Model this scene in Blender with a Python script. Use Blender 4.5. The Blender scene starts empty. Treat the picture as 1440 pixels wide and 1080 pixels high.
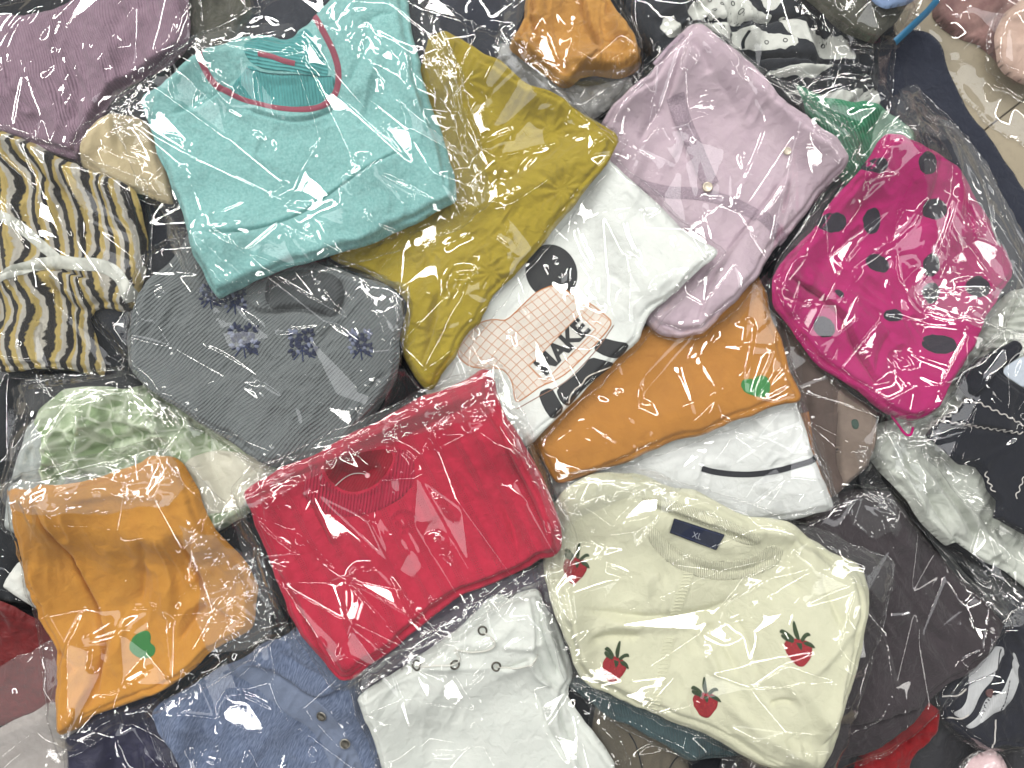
import bpy, math, random
import numpy as np
from mathutils import Vector

# ------------------------------------------------------------------ camera, light, exposure
sc = bpy.context.scene
CAMH = 1000.0            # camera height above the floor, mm
S = 0.8                  # mm on the floor for one pixel of the 1440 px photograph
cam = bpy.data.cameras.new("camera")
cam.sensor_width = 36.0
cam.lens = 36.0 * CAMH / (1440 * S)
cam.clip_start = 0.02
cam.clip_end = 50.0
cam_ob = bpy.data.objects.new("camera", cam)
sc.collection.objects.link(cam_ob)
cam_ob.location = (0, 0, CAMH / 1000)
sc.camera = cam_ob

world = bpy.data.worlds.new("World")
sc.world = world
world.use_nodes = True
bg = world.node_tree.nodes["Background"]
bg.inputs[0].default_value = (0.90, 0.95, 1.0, 1)
bg.inputs[1].default_value = 0.10

def area_lamp(name, x, y, z, sx, sy, rad, col=(1, 0.97, 0.93), yaw=0.0):
    """a ceiling lamp: RAD is the radiance of its panel"""
    l = bpy.data.lights.new(name, 'AREA')
    l.shape = 'RECTANGLE'; l.size = sx; l.size_y = sy
    l.energy = rad * sx * sy * math.pi
    l.color = col
    o = bpy.data.objects.new(name, l)
    sc.collection.objects.link(o)
    o.location = (x, y, z)
    d = Vector((0, 0, 0)) - Vector((x, y, z))
    # panels hang flat under the ceiling
    o.rotation_euler = (0, 0, math.radians(yaw))
    return o
# rows of ceiling lamps: a bright row beyond the top of the picture, weaker ones behind and beside the photographer
lamps = [(-2.5, 2.3, 1.2, 0.26, 84), (-0.8, 2.4, 1.2, 0.26, 70), (0.9, 2.5, 1.2, 0.26, 46), (2.6, 2.4, 1.2, 0.26, 26),
         (-2.9, 0.8, 0.26, 1.2, 76), (3.1, 0.2, 0.24, 1.2, 10),
         (-1.7, -2.4, 1.2, 0.10, 26), (0.9, -2.5, 1.2, 0.10, 26),
         (-1.0, 0.95, 0.9, 0.06, 60), (0.8, 1.1, 0.9, 0.06, 60), (1.2, -0.75, 0.9, 0.055, 50), (-0.6, -0.9, 0.9, 0.055, 50),
         (1.75, 0.45, 0.04, 0.9, 60), (-1.8, -0.2, 0.04, 0.9, 60), (0.1, 1.75, 1.1, 0.12, 45), (0.2, -1.6, 0.9, 0.04, 50)]
for (x, y, a, b, rad) in lamps:
    area_lamp("ceiling_lamp", x, y, 2.45, a, b, rad * (0.86 if max(abs(x), abs(y)) > 2.2 else 1.0))

# two wide, dim lamps added in place of a bright ceiling, for film glare
area_lamp("glare_lamp", 1.25, 0.55, 2.5, 1.0, 0.8, 3.2, (0.97, 0.98, 1.0))
area_lamp("glare_lamp", -1.35, -0.35, 2.5, 0.8, 0.6, 2.8, (0.97, 0.98, 1.0))

sc.view_settings.view_transform = 'Standard'
sc.view_settings.look = 'None'
sc.view_settings.exposure = 0.0
sc.view_settings.gamma = 1.0
sc.cycles.max_bounces = 10
sc.cycles.diffuse_bounces = 3
sc.cycles.glossy_bounces = 3
sc.cycles.transparent_max_bounces = 40
sc.cycles.caustics_reflective = False
sc.cycles.caustics_refractive = False
sc.cycles.use_denoising = True
sc.cycles.use_adaptive_sampling = True
sc.cycles.adaptive_threshold = 0.04

rng = np.random.RandomState(7)

# ------------------------------------------------------------------ colour
def lin(c):
    c = c / 255.0
    return c / 12.92 if c <= 0.04045 else ((c + 0.055) / 1.055) ** 2.4
def rgb(r, g, b, k=1.0):
    return (lin(r) * k, lin(g) * k, lin(b) * k, 1.0)

# ------------------------------------------------------------------ noise
_T = np.random.RandomState(11).rand(512, 512) * 2 - 1
def vn(x, y, seed=0):
    x = x + seed * 17.37; y = y + seed * 9.71
    xi = np.floor(x).astype(int); yi = np.floor(y).astype(int)
    fx = x - xi; fy = y - yi
    fx = fx * fx * fx * (fx * (fx * 6 - 15) + 10); fy = fy * fy * fy * (fy * (fy * 6 - 15) + 10)
    a = _T[xi & 511, yi & 511]; b = _T[(xi + 1) & 511, yi & 511]
    c = _T[xi & 511, (yi + 1) & 511]; d = _T[(xi + 1) & 511, (yi + 1) & 511]
    return a + (b - a) * fx + (c - a) * fy + (a - b - c + d) * fx * fy
def fbm(x, y, seed=0, n=3):
    s = 0; a = 1.0
    for i in range(n):
        s = s + a * vn(x * 2 ** i, y * 2 ** i, seed + i * 3.1); a *= 0.5
    return s
def facet(x, y, seed=0):
    """piecewise flat surface over a triangle lattice"""
    x = x + seed * 13.9; y = y + seed * 7.3
    s = (x + y) * 0.36602540378
    i = np.floor(x + s).astype(int); j = np.floor(y + s).astype(int)
    fx = x + s - i; fy = y + s - j
    a = _T[i & 511, j & 511]; d = _T[(i + 1) & 511, (j + 1) & 511]
    b = _T[(i + 1) & 511, j & 511]; c = _T[i & 511, (j + 1) & 511]
    lo = fx > fy
    return np.where(lo, a * (1 - fx) + b * (fx - fy) + d * fy, a * (1 - fy) + c * (fy - fx) + d * fx)

# ------------------------------------------------------------------ outlines and lines
def chaikin(P, n=2, closed=True):
    P = np.asarray(P, float)
    for _ in range(n):
        if closed:
            Q = np.roll(P, -1, 0)
            P = np.stack([P * 0.78 + Q * 0.22, P * 0.22 + Q * 0.78], 1).reshape(-1, 2)
        else:
            A = P[:-1]; B = P[1:]
            M = np.stack([A * 0.75 + B * 0.25, A * 0.25 + B * 0.75], 1).reshape(-1, 2)
            P = np.vstack([P[:1], M, P[-1:]])
    return P
def hull(P):
    P = sorted(map(tuple, P))
    def half(pts):
        h = []
        for p in pts:
            while len(h) >= 2 and (h[-1][0]-h[-2][0])*(p[1]-h[-2][1])-(h[-1][1]-h[-2][1])*(p[0]-h[-2][0]) <= 0:
                h.pop()
            h.append(p)
        return h
    a = half(P); b = half(P[::-1])
    return np.array(a[:-1] + b[:-1])
def grow(P, m):
    P = np.asarray(P, float); c = P.mean(0)
    N = []
    n = len(P)
    for i in range(n):
        t = P[(i + 1) % n] - P[i - 1]; t /= (np.hypot(*t) + 1e-9)
        nn = np.array([t[1], -t[0]])
        if np.dot(nn, P[i] - c) < 0: nn = -nn
        N.append(P[i] + nn * m)
    return np.array(N)
def resample(P, step):
    P = np.vstack([P, P[:1]])
    d = np.hypot(*np.diff(P, axis=0).T); s = np.concatenate([[0], np.cumsum(d)])
    n = max(8, int(s[-1] / step)); t = np.linspace(0, s[-1], n, endpoint=False)
    return np.stack([np.interp(t, s, P[:, 0]), np.interp(t, s, P[:, 1])], 1)
def sdist(X, Y, P):
    """signed distance (inside > 0) and nearest point of a closed outline"""
    best = np.full(X.shape, 1e18); nx = np.zeros_like(X); ny = np.zeros_like(X)
    ins = np.zeros(X.shape, bool)
    n = len(P)
    for k in range(n):
        ax, ay = P[k]; bx, by = P[(k + 1) % n]
        dx, dy = bx - ax, by - ay; L = dx * dx + dy * dy + 1e-12
        t = np.clip(((X - ax) * dx + (Y - ay) * dy) / L, 0, 1)
        qx = ax + t * dx; qy = ay + t * dy
        d = (X - qx) ** 2 + (Y - qy) ** 2
        m = d < best
        best = np.where(m, d, best); nx = np.where(m, qx, nx); ny = np.where(m, qy, ny)
        if (ay > Y.min()) or (by > Y.min()):
            c = ((ay > Y) != (by > Y)) & (X < (bx - ax) * (Y - ay) / (by - ay + 1e-18) + ax)
            ins ^= c
    d = np.sqrt(best)
    return np.where(ins, d, -d), nx, ny
def ldist(X, Y, P):
    """distance to an open line, signed (left of its direction > 0), and how far along it (0..1)"""
    seg = np.hypot(*np.diff(P, axis=0).T); cum = np.concatenate([[0], np.cumsum(seg)]); tot = cum[-1] + 1e-9
    best = np.full(X.shape, 1e18); sg = np.ones_like(X); tt = np.zeros_like(X)
    for k in range(len(P) - 1):
        ax, ay = P[k]; dx, dy = P[k + 1] - P[k]; L = dx * dx + dy * dy + 1e-12
        t = np.clip(((X - ax) * dx + (Y - ay) * dy) / L, 0, 1)
        d = (X - ax - t * dx) ** 2 + (Y - ay - t * dy) ** 2
        m = d < best
        best = np.where(m, d, best)
        sg = np.where(m, np.sign(dx * (Y - ay) - dy * (X - ax)), sg)
        tt = np.where(m, (cum[k] + t * seg[k]) / tot, tt)
    return np.sqrt(best), sg, tt

# ------------------------------------------------------------------ the height of the pile so far (mm)
GX0, GY0, GC = -700.0, -560.0, 2.5
GNX, GNY = 561, 449
gx = GX0 + np.arange(GNX) * GC; gy = GY0 + np.arange(GNY) * GC
GX, GY = np.meshgrid(gx, gy)
H = np.zeros_like(GX)
def samp(A, x, y):
    u = np.clip((x - GX0) / GC, 0, GNX - 1.001); v = np.clip((y - GY0) / GC, 0, GNY - 1.001)
    i = u.astype(int); j = v.astype(int); fu = u - i; fv = v - j
    return (A[j, i] * (1 - fu) + A[j, i + 1] * fu) * (1 - fv) + (A[j + 1, i] * (1 - fu) + A[j + 1, i + 1] * fu) * fv
def dilate(A, r):
    k = int(round(r / GC)); o = A.copy()
    for ax in (0, 1):
        b = o.copy()
        for s in range(1, k + 1):
            b = np.maximum(b, np.roll(o, s, ax)); b = np.maximum(b, np.roll(o, -s, ax))
        o = b
    return o
def blur(A, r):
    k = max(1, int(round(r / GC)))
    for _ in range(2):
        for ax in (0, 1):
            pad = [(0, 0), (0, 0)]; pad[ax] = (k + 1, k)
            c = np.cumsum(np.pad(A, pad, mode='edge'), ax)
            if ax == 0: A = (c[2 * k + 1:] - c[:-2 * k - 1]) / (2 * k + 1)
            else: A = (c[:, 2 * k + 1:] - c[:, :-2 * k - 1]) / (2 * k + 1)
    return A

# ------------------------------------------------------------------ meshes
def link(o, parent=None):
    sc.collection.objects.link(o)
    if parent is not None: o.parent = parent
    return o
def mesh_object(name, V, tris, quads, mat, parent=None, origin=(0, 0, 0), uv=None, smooth=True):
    """V in mm, world coordinates"""
    V = (np.asarray(V, float) - np.asarray(origin)) * 0.001
    tris = np.asarray(tris, int).reshape(-1, 3); quads = np.asarray(quads, int).reshape(-1, 4)
    me = bpy.data.meshes.new(name)
    nl = len(tris) * 3 + len(quads) * 4
    me.vertices.add(len(V)); me.vertices.foreach_set("co", V.ravel())
    me.loops.add(nl)
    li = np.concatenate([tris.ravel(), quads.ravel()])
    me.loops.foreach_set("vertex_index", li)
    me.polygons.add(len(tris) + len(quads))
    ls = np.concatenate([np.arange(len(tris)) * 3, len(tris) * 3 + np.arange(len(quads)) * 4])
    me.polygons.foreach_set("loop_start", ls.astype(np.int32))
    me.polygons.foreach_set("use_smooth", np.full(len(ls), smooth))
    me.update(calc_edges=True)
    if uv is not None:
        l = me.uv_layers.new(name="UVMap")
        l.data.foreach_set("uv", np.asarray(uv)[li].ravel())
    me.materials.append(mat)
    me.validate()
    return link(bpy.data.objects.new(name, me), parent)

def sheet(P, sp):
    """grid over an outline, its border snapped to the outline: x, y, sd, tris, quads"""
    x0, y0 = P.min(0) - sp; x1, y1 = P.max(0) + sp
    xs = np.arange(x0, x1 + sp, sp); ys = np.arange(y0, y1 + sp, sp)
    X, Y = np.meshgrid(xs, ys)
    sd, qx, qy = sdist(X, Y, P)
    near = np.abs(sd) < 0.62 * sp
    X = np.where(near, qx, X); Y = np.where(near, qy, Y); sd = np.where(near, 0.0, sd)
    ok = sd >= 0
    idx = np.arange(X.size).reshape(X.shape)
    a, b, c, d = idx[:-1, :-1], idx[:-1, 1:], idx[1:, 1:], idx[1:, :-1]
    oa, ob, oc, od = ok[:-1, :-1], ok[:-1, 1:], ok[1:, 1:], ok[1:, :-1]
    n = oa.astype(int) + ob + oc + od
    q = n == 4
    quads = np.stack([a[q], b[q], c[q], d[q]], 1)
    T = []
    for (m, t) in ((~oa, (b, c, d)), (~ob, (a, c, d)), (~oc, (a, b, d)), (~od, (a, b, c))):
        k = (n == 3) & m
        T.append(np.stack([t[0][k], t[1][k], t[2][k]], 1))
    tris = np.concatenate(T)
    used = np.zeros(X.size, bool); used[quads.ravel()] = True; used[tris.ravel()] = True
    remap = np.cumsum(used) - 1
    return X.ravel()[used], Y.ravel()[used], sd.ravel()[used], remap[tris], remap[quads]

def tube(name, path, r, mat, parent, origin, closed=False, sides=6):
    path = np.asarray(path, float); n = len(path)
    T = np.gradient(path, axis=0)
    if closed: T = np.roll(path, -1, 0) - np.roll(path, 1, 0)
    T /= np.linalg.norm(T, axis=1)[:, None] + 1e-9
    up = np.array([0, 0, 1.0]); A = np.cross(T, up); A /= np.linalg.norm(A, axis=1)[:, None] + 1e-9
    B = np.cross(A, T)
    r = np.broadcast_to(np.asarray(r, float), (n,))
    V = []
    for k in range(sides):
        a = 2 * math.pi * k / sides
        V.append(path + (A * math.cos(a) + B * math.sin(a)) * r[:, None])
    V = np.stack(V, 1).reshape(-1, 3)
    Q = []
    m = n if closed else n - 1
    for i in range(m):
        j = (i + 1) % n
        for k in range(sides):
            k2 = (k + 1) % sides
            Q.append((i * sides + k, j * sides + k, j * sides + k2, i * sides + k2))
    return mesh_object(name, V, [], Q, mat, parent, origin)
# ------------------------------------------------------------------ materials
class NT:
    def __init__(s, name):
        s.m = bpy.data.materials.new(name); s.m.use_nodes = True
        s.t = s.m.node_tree; s.t.nodes.clear()
        s.out = s.n('ShaderNodeOutputMaterial')
    def n(s, typ, **kw):
        nd = s.t.nodes.new(typ)
        for k, v in kw.items(): setattr(nd, k, v)
        return nd
    def l(s, a, b): s.t.links.new(a, b)
    def math(s, op, a, b=None, c=None):
        nd = s.n('ShaderNodeMath', operation=op)
        for i, v in enumerate((a, b, c)):
            if v is None: continue
            if isinstance(v, (int, float)): nd.inputs[i].default_value = v
            else: s.l(v, nd.inputs[i])
        return nd.outputs[0]
    def mix(s, f, a, b):
        nd = s.n('ShaderNodeMix', data_type='RGBA')
        for sock, v in ((nd.inputs[0], f), (nd.inputs[6], a), (nd.inputs[7], b)):
            if isinstance(v, (int, float)): sock.default_value = v
            elif isinstance(v, tuple): sock.default_value = v
            else: s.l(v, sock)
        return nd.outputs[2]
    def uv(s):
        nd = s.n('ShaderNodeUVMap'); nd.uv_map = "UVMap"
        return nd.outputs[0]
    def noise(s, vec, scale, detail=3, rough=0.55, dist=0.0):
        nd = s.n('ShaderNodeTexNoise'); s.l(vec, nd.inputs['Vector'])
        nd.inputs['Scale'].default_value = scale; nd.inputs['Detail'].default_value = detail
        nd.inputs['Roughness'].default_value = rough; nd.inputs['Distortion'].default_value = dist
        return nd.outputs[0]
    def vor(s, vec, scale, feature='F1', rand=1.0):
        nd = s.n('ShaderNodeTexVoronoi', feature=feature); s.l(vec, nd.inputs['Vector'])
        nd.inputs['Scale'].default_value = scale; nd.inputs['Randomness'].default_value = rand
        return nd.outputs['Distance'], (nd.outputs['Color'] if feature == 'F1' else None)
    def scalev(s, vec, sx, sy):
        nd = s.n('ShaderNodeMapping'); s.l(vec, nd.inputs[0]); nd.inputs['Scale'].default_value = (sx, sy, 1)
        return nd.outputs[0]
    def ramp(s, f, stops, interp='LINEAR'):
        nd = s.n('ShaderNodeValToRGB'); s.l(f, nd.inputs[0])
        cr = nd.color_ramp; cr.interpolation = interp
        while len(cr.elements) < len(stops): cr.elements.new(0.5)
        for e, (p, c) in zip(cr.elements, stops): e.position = p; e.color = c
        return nd.outputs[0]
    def maprange(s, f, a, b, c, d):
        nd = s.n('ShaderNodeMapRange'); s.l(f, nd.inputs[0])
        for i, v in enumerate((a, b, c, d)): nd.inputs[i + 1].default_value = v
        return nd.outputs[0]
    def bump(s, h, dist, prev=None, strength=1.0):
        nd = s.n('ShaderNodeBump'); s.l(h, nd.inputs['Height'])
        nd.inputs['Distance'].default_value = dist; nd.inputs['Strength'].default_value = strength
        if prev is not None: s.l(prev, nd.inputs['Normal'])
        return nd.outputs[0]
    def wave(s, vec, period, dist=0.0, dscale=1.0, axis='X'):
        """soft ribs with the given period in UV units (cm)"""
        sep = s.n('ShaderNodeSeparateXYZ'); s.l(vec, sep.inputs[0])
        c = sep.outputs[0 if axis == 'X' else 1]
        if dist:
            nz = s.noise(vec, dscale, 2)
            c = s.math('MULTIPLY_ADD', nz, dist, c)
        return s.math('MULTIPLY_ADD', s.math('SINE', s.math('MULTIPLY', c, 2 * math.pi / period)), 0.5, 0.5)

def fabric(name, c1, c2=None, kind='plain', p=0.24, bump=0.25, rough=0.85, sheen=0.15, var=0.5, vscale=1.2, extra=None):
    """UV units are centimetres on the cloth; BUMP in mm"""
    N = NT(name); uv = N.uv()
    if c2 is None: c2 = tuple(v * 0.86 for v in c1[:3]) + (1,)
    pr = N.n('ShaderNodeBsdfPrincipled')
    big = N.noise(uv, vscale, 4, 0.6)
    f = N.maprange(big, 0.35, 0.65, 0, var)
    col = N.mix(f, c1, c2)
    fine = N.noise(uv, 14, 3, 0.65)
    nrm = None
    if kind == 'plain':
        weave = N.math('MULTIPLY', N.wave(uv, 0.07, 0.03, 6), N.wave(uv, 0.07, 0.03, 6, 'Y'))
        nrm = N.bump(weave, 0.00012 * bump / 0.25)
        nrm = N.bump(N.noise(uv, 0.9, 4, 0.5, 0.6), 0.0022 * bump / 0.25, nrm)
    elif kind == 'satin':
        nrm = N.bump(N.noise(uv, 0.7, 3, 0.45, 0.8), 0.003 * bump / 0.25)
    elif kind == 'fleece':
        sp = N.noise(uv, 9, 5, 0.7)
        col = N.mix(N.maprange(sp, 0.42, 0.6, 0, 1), col, c2); col = N.mix(N.maprange(N.noise(uv, 3.2, 4, 0.75), 0.45, 0.62, 0, 0.6), col, tuple(min(1, v * 1.12 + 0.03) for v in c2[:3]) + (1,))
        nrm = N.bump(sp, 0.0012); nrm = N.bump(N.noise(uv, 30, 3, 0.7), 0.0006, nrm)
        nrm = N.bump(N.noise(uv, 1.0, 3, 0.5), 0.003, nrm)
    elif kind in ('rib', 'ribknit'):
        w = N.wave(uv, p, 0.12, 0.8)
        h = w
        if kind == 'ribknit':
            h = N.math('MULTIPLY_ADD', N.wave(uv, p * 0.55, 0.03, 3, 'Y'), 0.35, w)
        nrm = N.bump(h, 0.001 * bump)
        nrm = N.bump(fine, 0.0002, nrm)
        col = N.mix(N.math('MULTIPLY', N.math('SUBTRACT', 1.0, w), 0.36), col, tuple(v * 0.55 for v in c1[:3]) + (1,))  # grooves coloured darker, painting the shade between the ribs
        nrm = N.bump(N.noise(uv, 0.8, 3, 0.5, 0.5), 0.0025, nrm)
    elif kind == 'pleat':
        st = N.scalev(uv, 7.0, 0.9)
        h = N.noise(st, 1.3, 4, 0.6, 0.3)
        nrm = N.bump(h, 0.001 * bump * 4)
        col = N.mix(N.maprange(h, 0.38, 0.62, 0, 1), c1, c2)
        nrm = N.bump(fine, 0.0003, nrm)
    elif kind == 'stripes':
        nz = N.noise(uv, 1.6, 4, 0.6); nz2 = N.noise(uv, 9, 3, 0.7)
        sep = N.n('ShaderNodeSeparateXYZ'); N.l(uv, sep.inputs[0])
        u = N.math('MULTIPLY_ADD', nz, 0.7, sep.outputs[0]); u = N.math('MULTIPLY_ADD', nz2, 0.35, u)
        fr = N.math('FRACT', N.math('DIVIDE', u, p))
        blk, yel, wht = extra
        col = N.ramp(fr, [(0.0, blk), (0.31, blk), (0.35, yel), (0.62, yel), (0.68, wht), (0.93, wht), (0.97, blk)])
        col = N.mix(N.maprange(nz2, 0.45, 0.7, 0, 0.15), col, tuple(v * 0.55 for v in yel[:3]) + (1,))
        tri = N.math('SINE', N.math('MULTIPLY', fr, 6 * math.pi))
        nrm = N.bump(tri, 0.0009); nrm = N.bump(N.noise(uv, 12, 4, 0.75), 0.003, nrm)
    elif kind == 'leaf':
        e, _ = N.vor(uv, 0.62, 'DISTANCE_TO_EDGE')
        m = N.math('MULTIPLY', N.maprange(e, 0.03, 0.10, 0, 1), N.maprange(N.noise(uv, 0.5, 2), 0.35, 0.6, 0.1, 1))
        col = N.mix(m, c1, c2)
        nrm = N.bump(N.noise(uv, 0.9, 4, 0.5, 0.6), 0.004); nrm = N.bump(fine, 0.0002, nrm)
    elif kind == 'tweed':
        col = N.mix(N.maprange(N.noise(uv, 18, 3, 0.7), 0.4, 0.6, 0, 1), c1, c2)
        nrm = N.bump(N.noise(uv, 20, 3, 0.7), 0.0006)
    elif kind == 'pointelle':
        w = N.wave(uv, p, 0.05, 0.8)
        d, _ = N.vor(N.scalev(uv, 4.4, 4.4), 1.0, 'F1', 0.15)
        band = N.maprange(N.wave(uv, p * 1.0, 0.0), 0.62, 0.8, 0, 1)
        hole = N.math('MULTIPLY', N.maprange(d, 0.12, 0.3, 1, 0), band)
        h = N.math('SUBTRACT', w, N.math('MULTIPLY', hole, 0.8))
        nrm = N.bump(h, 0.001 * bump); nrm = N.bump(fine, 0.00025, nrm)
        col = N.mix(N.math('MULTIPLY', hole, 0.45), col, tuple(v * 0.45 for v in c1[:3]) + (1,))
        nrm = N.bump(N.noise(uv, 0.9, 3, 0.5, 0.5), 0.003, nrm)
    elif kind == 'lace':
        d, _ = N.vor(uv, 6.0); col = N.mix(N.maprange(d, 0.1, 0.5, 0, 1), c1, c2)
        nrm = N.bump(d, 0.0009)
    elif kind == 'thread':
        w = N.wave(uv, p, 0.1, 2)
        nrm = N.bump(w, 0.0005); col = N.mix(N.maprange(N.noise(uv, 12, 3), 0.4, 0.7, 0, 1), c1, c2)
    if kind in ('plain', 'fleece', 'rib', 'ribknit', 'pointelle', 'leaf'):
        col = N.mix(N.maprange(fine, 0.35, 0.7, 0, 0.22), col, tuple(v * 0.6 for v in c1[:3]) + (1,))
    N.l(col, pr.inputs['Base Color'])
    N.l(nrm, pr.inputs['Normal'])
    pr.inputs['Roughness'].default_value = rough
    pr.inputs['Sheen Weight'].default_value = sheen
    pr.inputs['Specular IOR Level'].default_value = 0.2 if kind != 'satin' else 0.4
    N.l(pr.outputs[0], N.out.inputs[0])
    return N.m

def film_material(name, haze=0.012, refl=1.9, crumple=0.0012, tint=(0.985, 0.988, 0.985, 1), scale=0.5):
    N = NT(name); uv = N.uv()
    warp = N.n('ShaderNodeVectorMath', operation='ADD')
    nz = N.n('ShaderNodeTexNoise'); N.l(uv, nz.inputs['Vector']); nz.inputs['Scale'].default_value = 0.5
    N.l(uv, warp.inputs[0]); N.l(nz.outputs[1], warp.inputs[1])
    e, _ = N.vor(warp.outputs[0], scale, 'DISTANCE_TO_EDGE')
    e2, _ = N.vor(N.scalev(warp.outputs[0], 1.0, 2.6), scale * 1.9, 'DISTANCE_TO_EDGE')
    mask = N.maprange(N.noise(uv, 0.22, 2), 0.45, 0.6, 0, 1)
    r1 = N.maprange(e, 0.0, 0.07, 1, 0)
    r2 = N.math('MULTIPLY', N.maprange(e2, 0.0, 0.09, 1, 0), mask)
    h = N.math('ADD', N.math('MULTIPLY', r1, mask), N.math('MULTIPLY', r2, 0.7))
    nrm = N.bump(h, crumple * 0.006)
    nrm = N.bump(N.noise(uv, 0.8, 1, 0.4, 0.5), crumple * 0.015, nrm)
    geo = N.n('ShaderNodeNewGeometry')           # a thin sheet reflects the same from both sides
    fr = N.n('ShaderNodeFresnel'); N.l(N.math('MULTIPLY_ADD', geo.outputs['Backfacing'], 1 / 1.45 - 1.45, 1.45), fr.inputs[0]); N.l(nrm, fr.inputs[1])
    fac = N.math('MINIMUM', N.math('MULTIPLY', fr.outputs[0], refl), 0.85)
    tr = N.n('ShaderNodeBsdfTransparent'); tr.inputs[0].default_value = tint
    gl = N.n('ShaderNodeBsdfGlossy'); gl.inputs['Roughness'].default_value = 0.025; N.l(nrm, gl.inputs['Normal'])
    gl2 = N.n('ShaderNodeBsdfGlossy'); gl2.inputs['Roughness'].default_value = 0.3; N.l(nrm, gl2.inputs['Normal'])
    df = N.n('ShaderNodeBsdfDiffuse'); df.inputs[0].default_value = (0.9, 0.92, 0.92, 1)
    m0 = N.n('ShaderNodeMixShader'); m0.inputs[0].default_value = haze; N.l(tr.outputs[0], m0.inputs[1]); N.l(df.outputs[0], m0.inputs[2])
    m1 = N.n('ShaderNodeMixShader'); m1.inputs[0].default_value = 0.003; N.l(m0.outputs[0], m1.inputs[1]); N.l(gl2.outputs[0], m1.inputs[2])
    m2 = N.n('ShaderNodeMixShader'); N.l(fac, m2.inputs[0]); N.l(m1.outputs[0], m2.inputs[1]); N.l(gl.outputs[0], m2.inputs[2])
    N.l(m2.outputs[0], N.out.inputs[0])
    return N.m
FILM = film_material("clear_film")
FILM_CRISP = film_material("crisp_clear_film", haze=0.010, crumple=0.0014, scale=0.7)
FILM_FLAP = film_material("crumpled_clear_film", haze=0.03, crumple=0.0016, refl=2.0)
FILM_MILKY = film_material("milky_clear_film", haze=0.07, crumple=0.0014, scale=0.6)
def seam_material():
    N = NT("film_edge")
    tr = N.n('ShaderNodeBsdfTransparent'); gl = N.n('ShaderNodeBsdfGlossy'); gl.inputs['Roughness'].default_value = 0.12
    m = N.n('ShaderNodeMixShader'); m.inputs[0].default_value = 0.22
    N.l(tr.outputs[0], m.inputs[1]); N.l(gl.outputs[0], m.inputs[2]); N.l(m.outputs[0], N.out.inputs[0])
    return N.m
SEAM = seam_material()
def plain(name, c, rough=0.6, metal=0.0):
    N = NT(name); pr = N.n('ShaderNodeBsdfPrincipled')
    g = N.n('ShaderNodeNewGeometry'); nz = N.noise(g.outputs['Position'], 900, 3)
    N.l(N.mix(N.maprange(nz, 0.3, 0.7, 0, 0.3), c, tuple(v * 0.7 for v in c[:3]) + (1,)), pr.inputs['Base Color'])
    pr.inputs['Roughness'].default_value = rough; pr.inputs['Metallic'].default_value = metal
    N.l(N.bump(nz, 0.0001), pr.inputs['Normal'])
    N.l(pr.outputs[0], N.out.inputs[0])
    return N.m

# ------------------------------------------------------------------ garments
class G: pass
def feat_height(g, X, Y, feats):
    """creases, rolls, steps and reliefs, given in photo pixels"""
    h = np.zeros_like(X)
    for f in feats:
        kind = f[0]
        if kind == 'daisy':
            _, cx, cy, R, n, a = f
            cx, cy = g.w2(np.array([[cx, cy]]))[0]; R = R * S
            dx = X - cx; dy = Y - cy; r = np.hypot(dx, dy); m = r < R * 1.2
            th = np.arctan2(dy, dx)
            w = np.clip(r / (0.25 * R), 0, 1) * np.clip((1.15 * R - r) / (0.3 * R), 0, 1)
            h = h + np.where(m, a * np.cos(n * th + 1.5 * vn(r / 9, th * 2, cx)) * w * 0.6, 0)
            continue
        pts = chaikin(g.w2(np.array(f[1], float)), 1 if kind == 'tent' else 3, False); w = f[2] * S; a = f[3]
        if kind == 'tent': w = max(2.2, w * 0.62); a = a * 0.58
        x0, y0 = pts.min(0) - 4.5 * w; x1, y1 = pts.max(0) + 4.5 * w
        m = (X > x0) & (X < x1) & (Y > y0) & (Y < y1)
        if not m.any(): continue
        d, sg, t = ldist(X[m], Y[m], pts)
        tp = np.clip(np.minimum(t, 1 - t) * 5, 0, 1); tp = tp * tp * (3 - 2 * tp)
        if kind == 'roll':      # soft ridge (a > 0) or valley (a < 0); valleys are pinched
            v = (1.3 * a * np.exp(-(d / (0.8 * w)) ** 2) if a > 0 else 1.5 * a * np.exp(-(d / (0.62 * w)) ** 1.3)) * tp
        elif kind == 'tent':    # sharp crease
            v = a * np.exp(-(d / w) ** 2) * tp
        elif kind == 'step':    # the cloth left of the line lies on top (in the photo, walking along the line with it on the left)
            e = np.clip(d / (1.6), 0, 1); e = e * e * (3 - 2 * e); a = a * 1.5
            v = np.where((sg > 0) == (a > 0), abs(a) * e * np.exp(-(d / w) ** 2) * tp, 0.0) - 0.55 * abs(a) * np.exp(-(d / 2.6) ** 1.5) * tp
        h[m] += v
    return h
def densify(P, step):
    out = []
    for a, b in zip(P, np.roll(P, -1, 0)):
        n = max(1, int(np.hypot(*(b - a)) / step))
        for i in range(n): out.append(a + (b - a) * i / n)
    return np.array(out)
def make_outline(g, P, smooth=2, wob=0.8, seed=0):
    P = densify(g.w2(np.asarray(P, float)), 9.0); P = chaikin(P, smooth)
    P = resample(P, 4.0)
    P = P + np.stack([vn(P[:, 0] / 9, P[:, 1] / 9, seed + 1), vn(P[:, 0] / 9, P[:, 1] / 9, seed + 5)], 1) * wob
    P = P + np.stack([vn(P[:, 0] / 26, P[:, 1] / 26, seed + 2), vn(P[:, 0] / 26, P[:, 1] / 26, seed + 6)], 1) * 2.2
    return P

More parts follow.
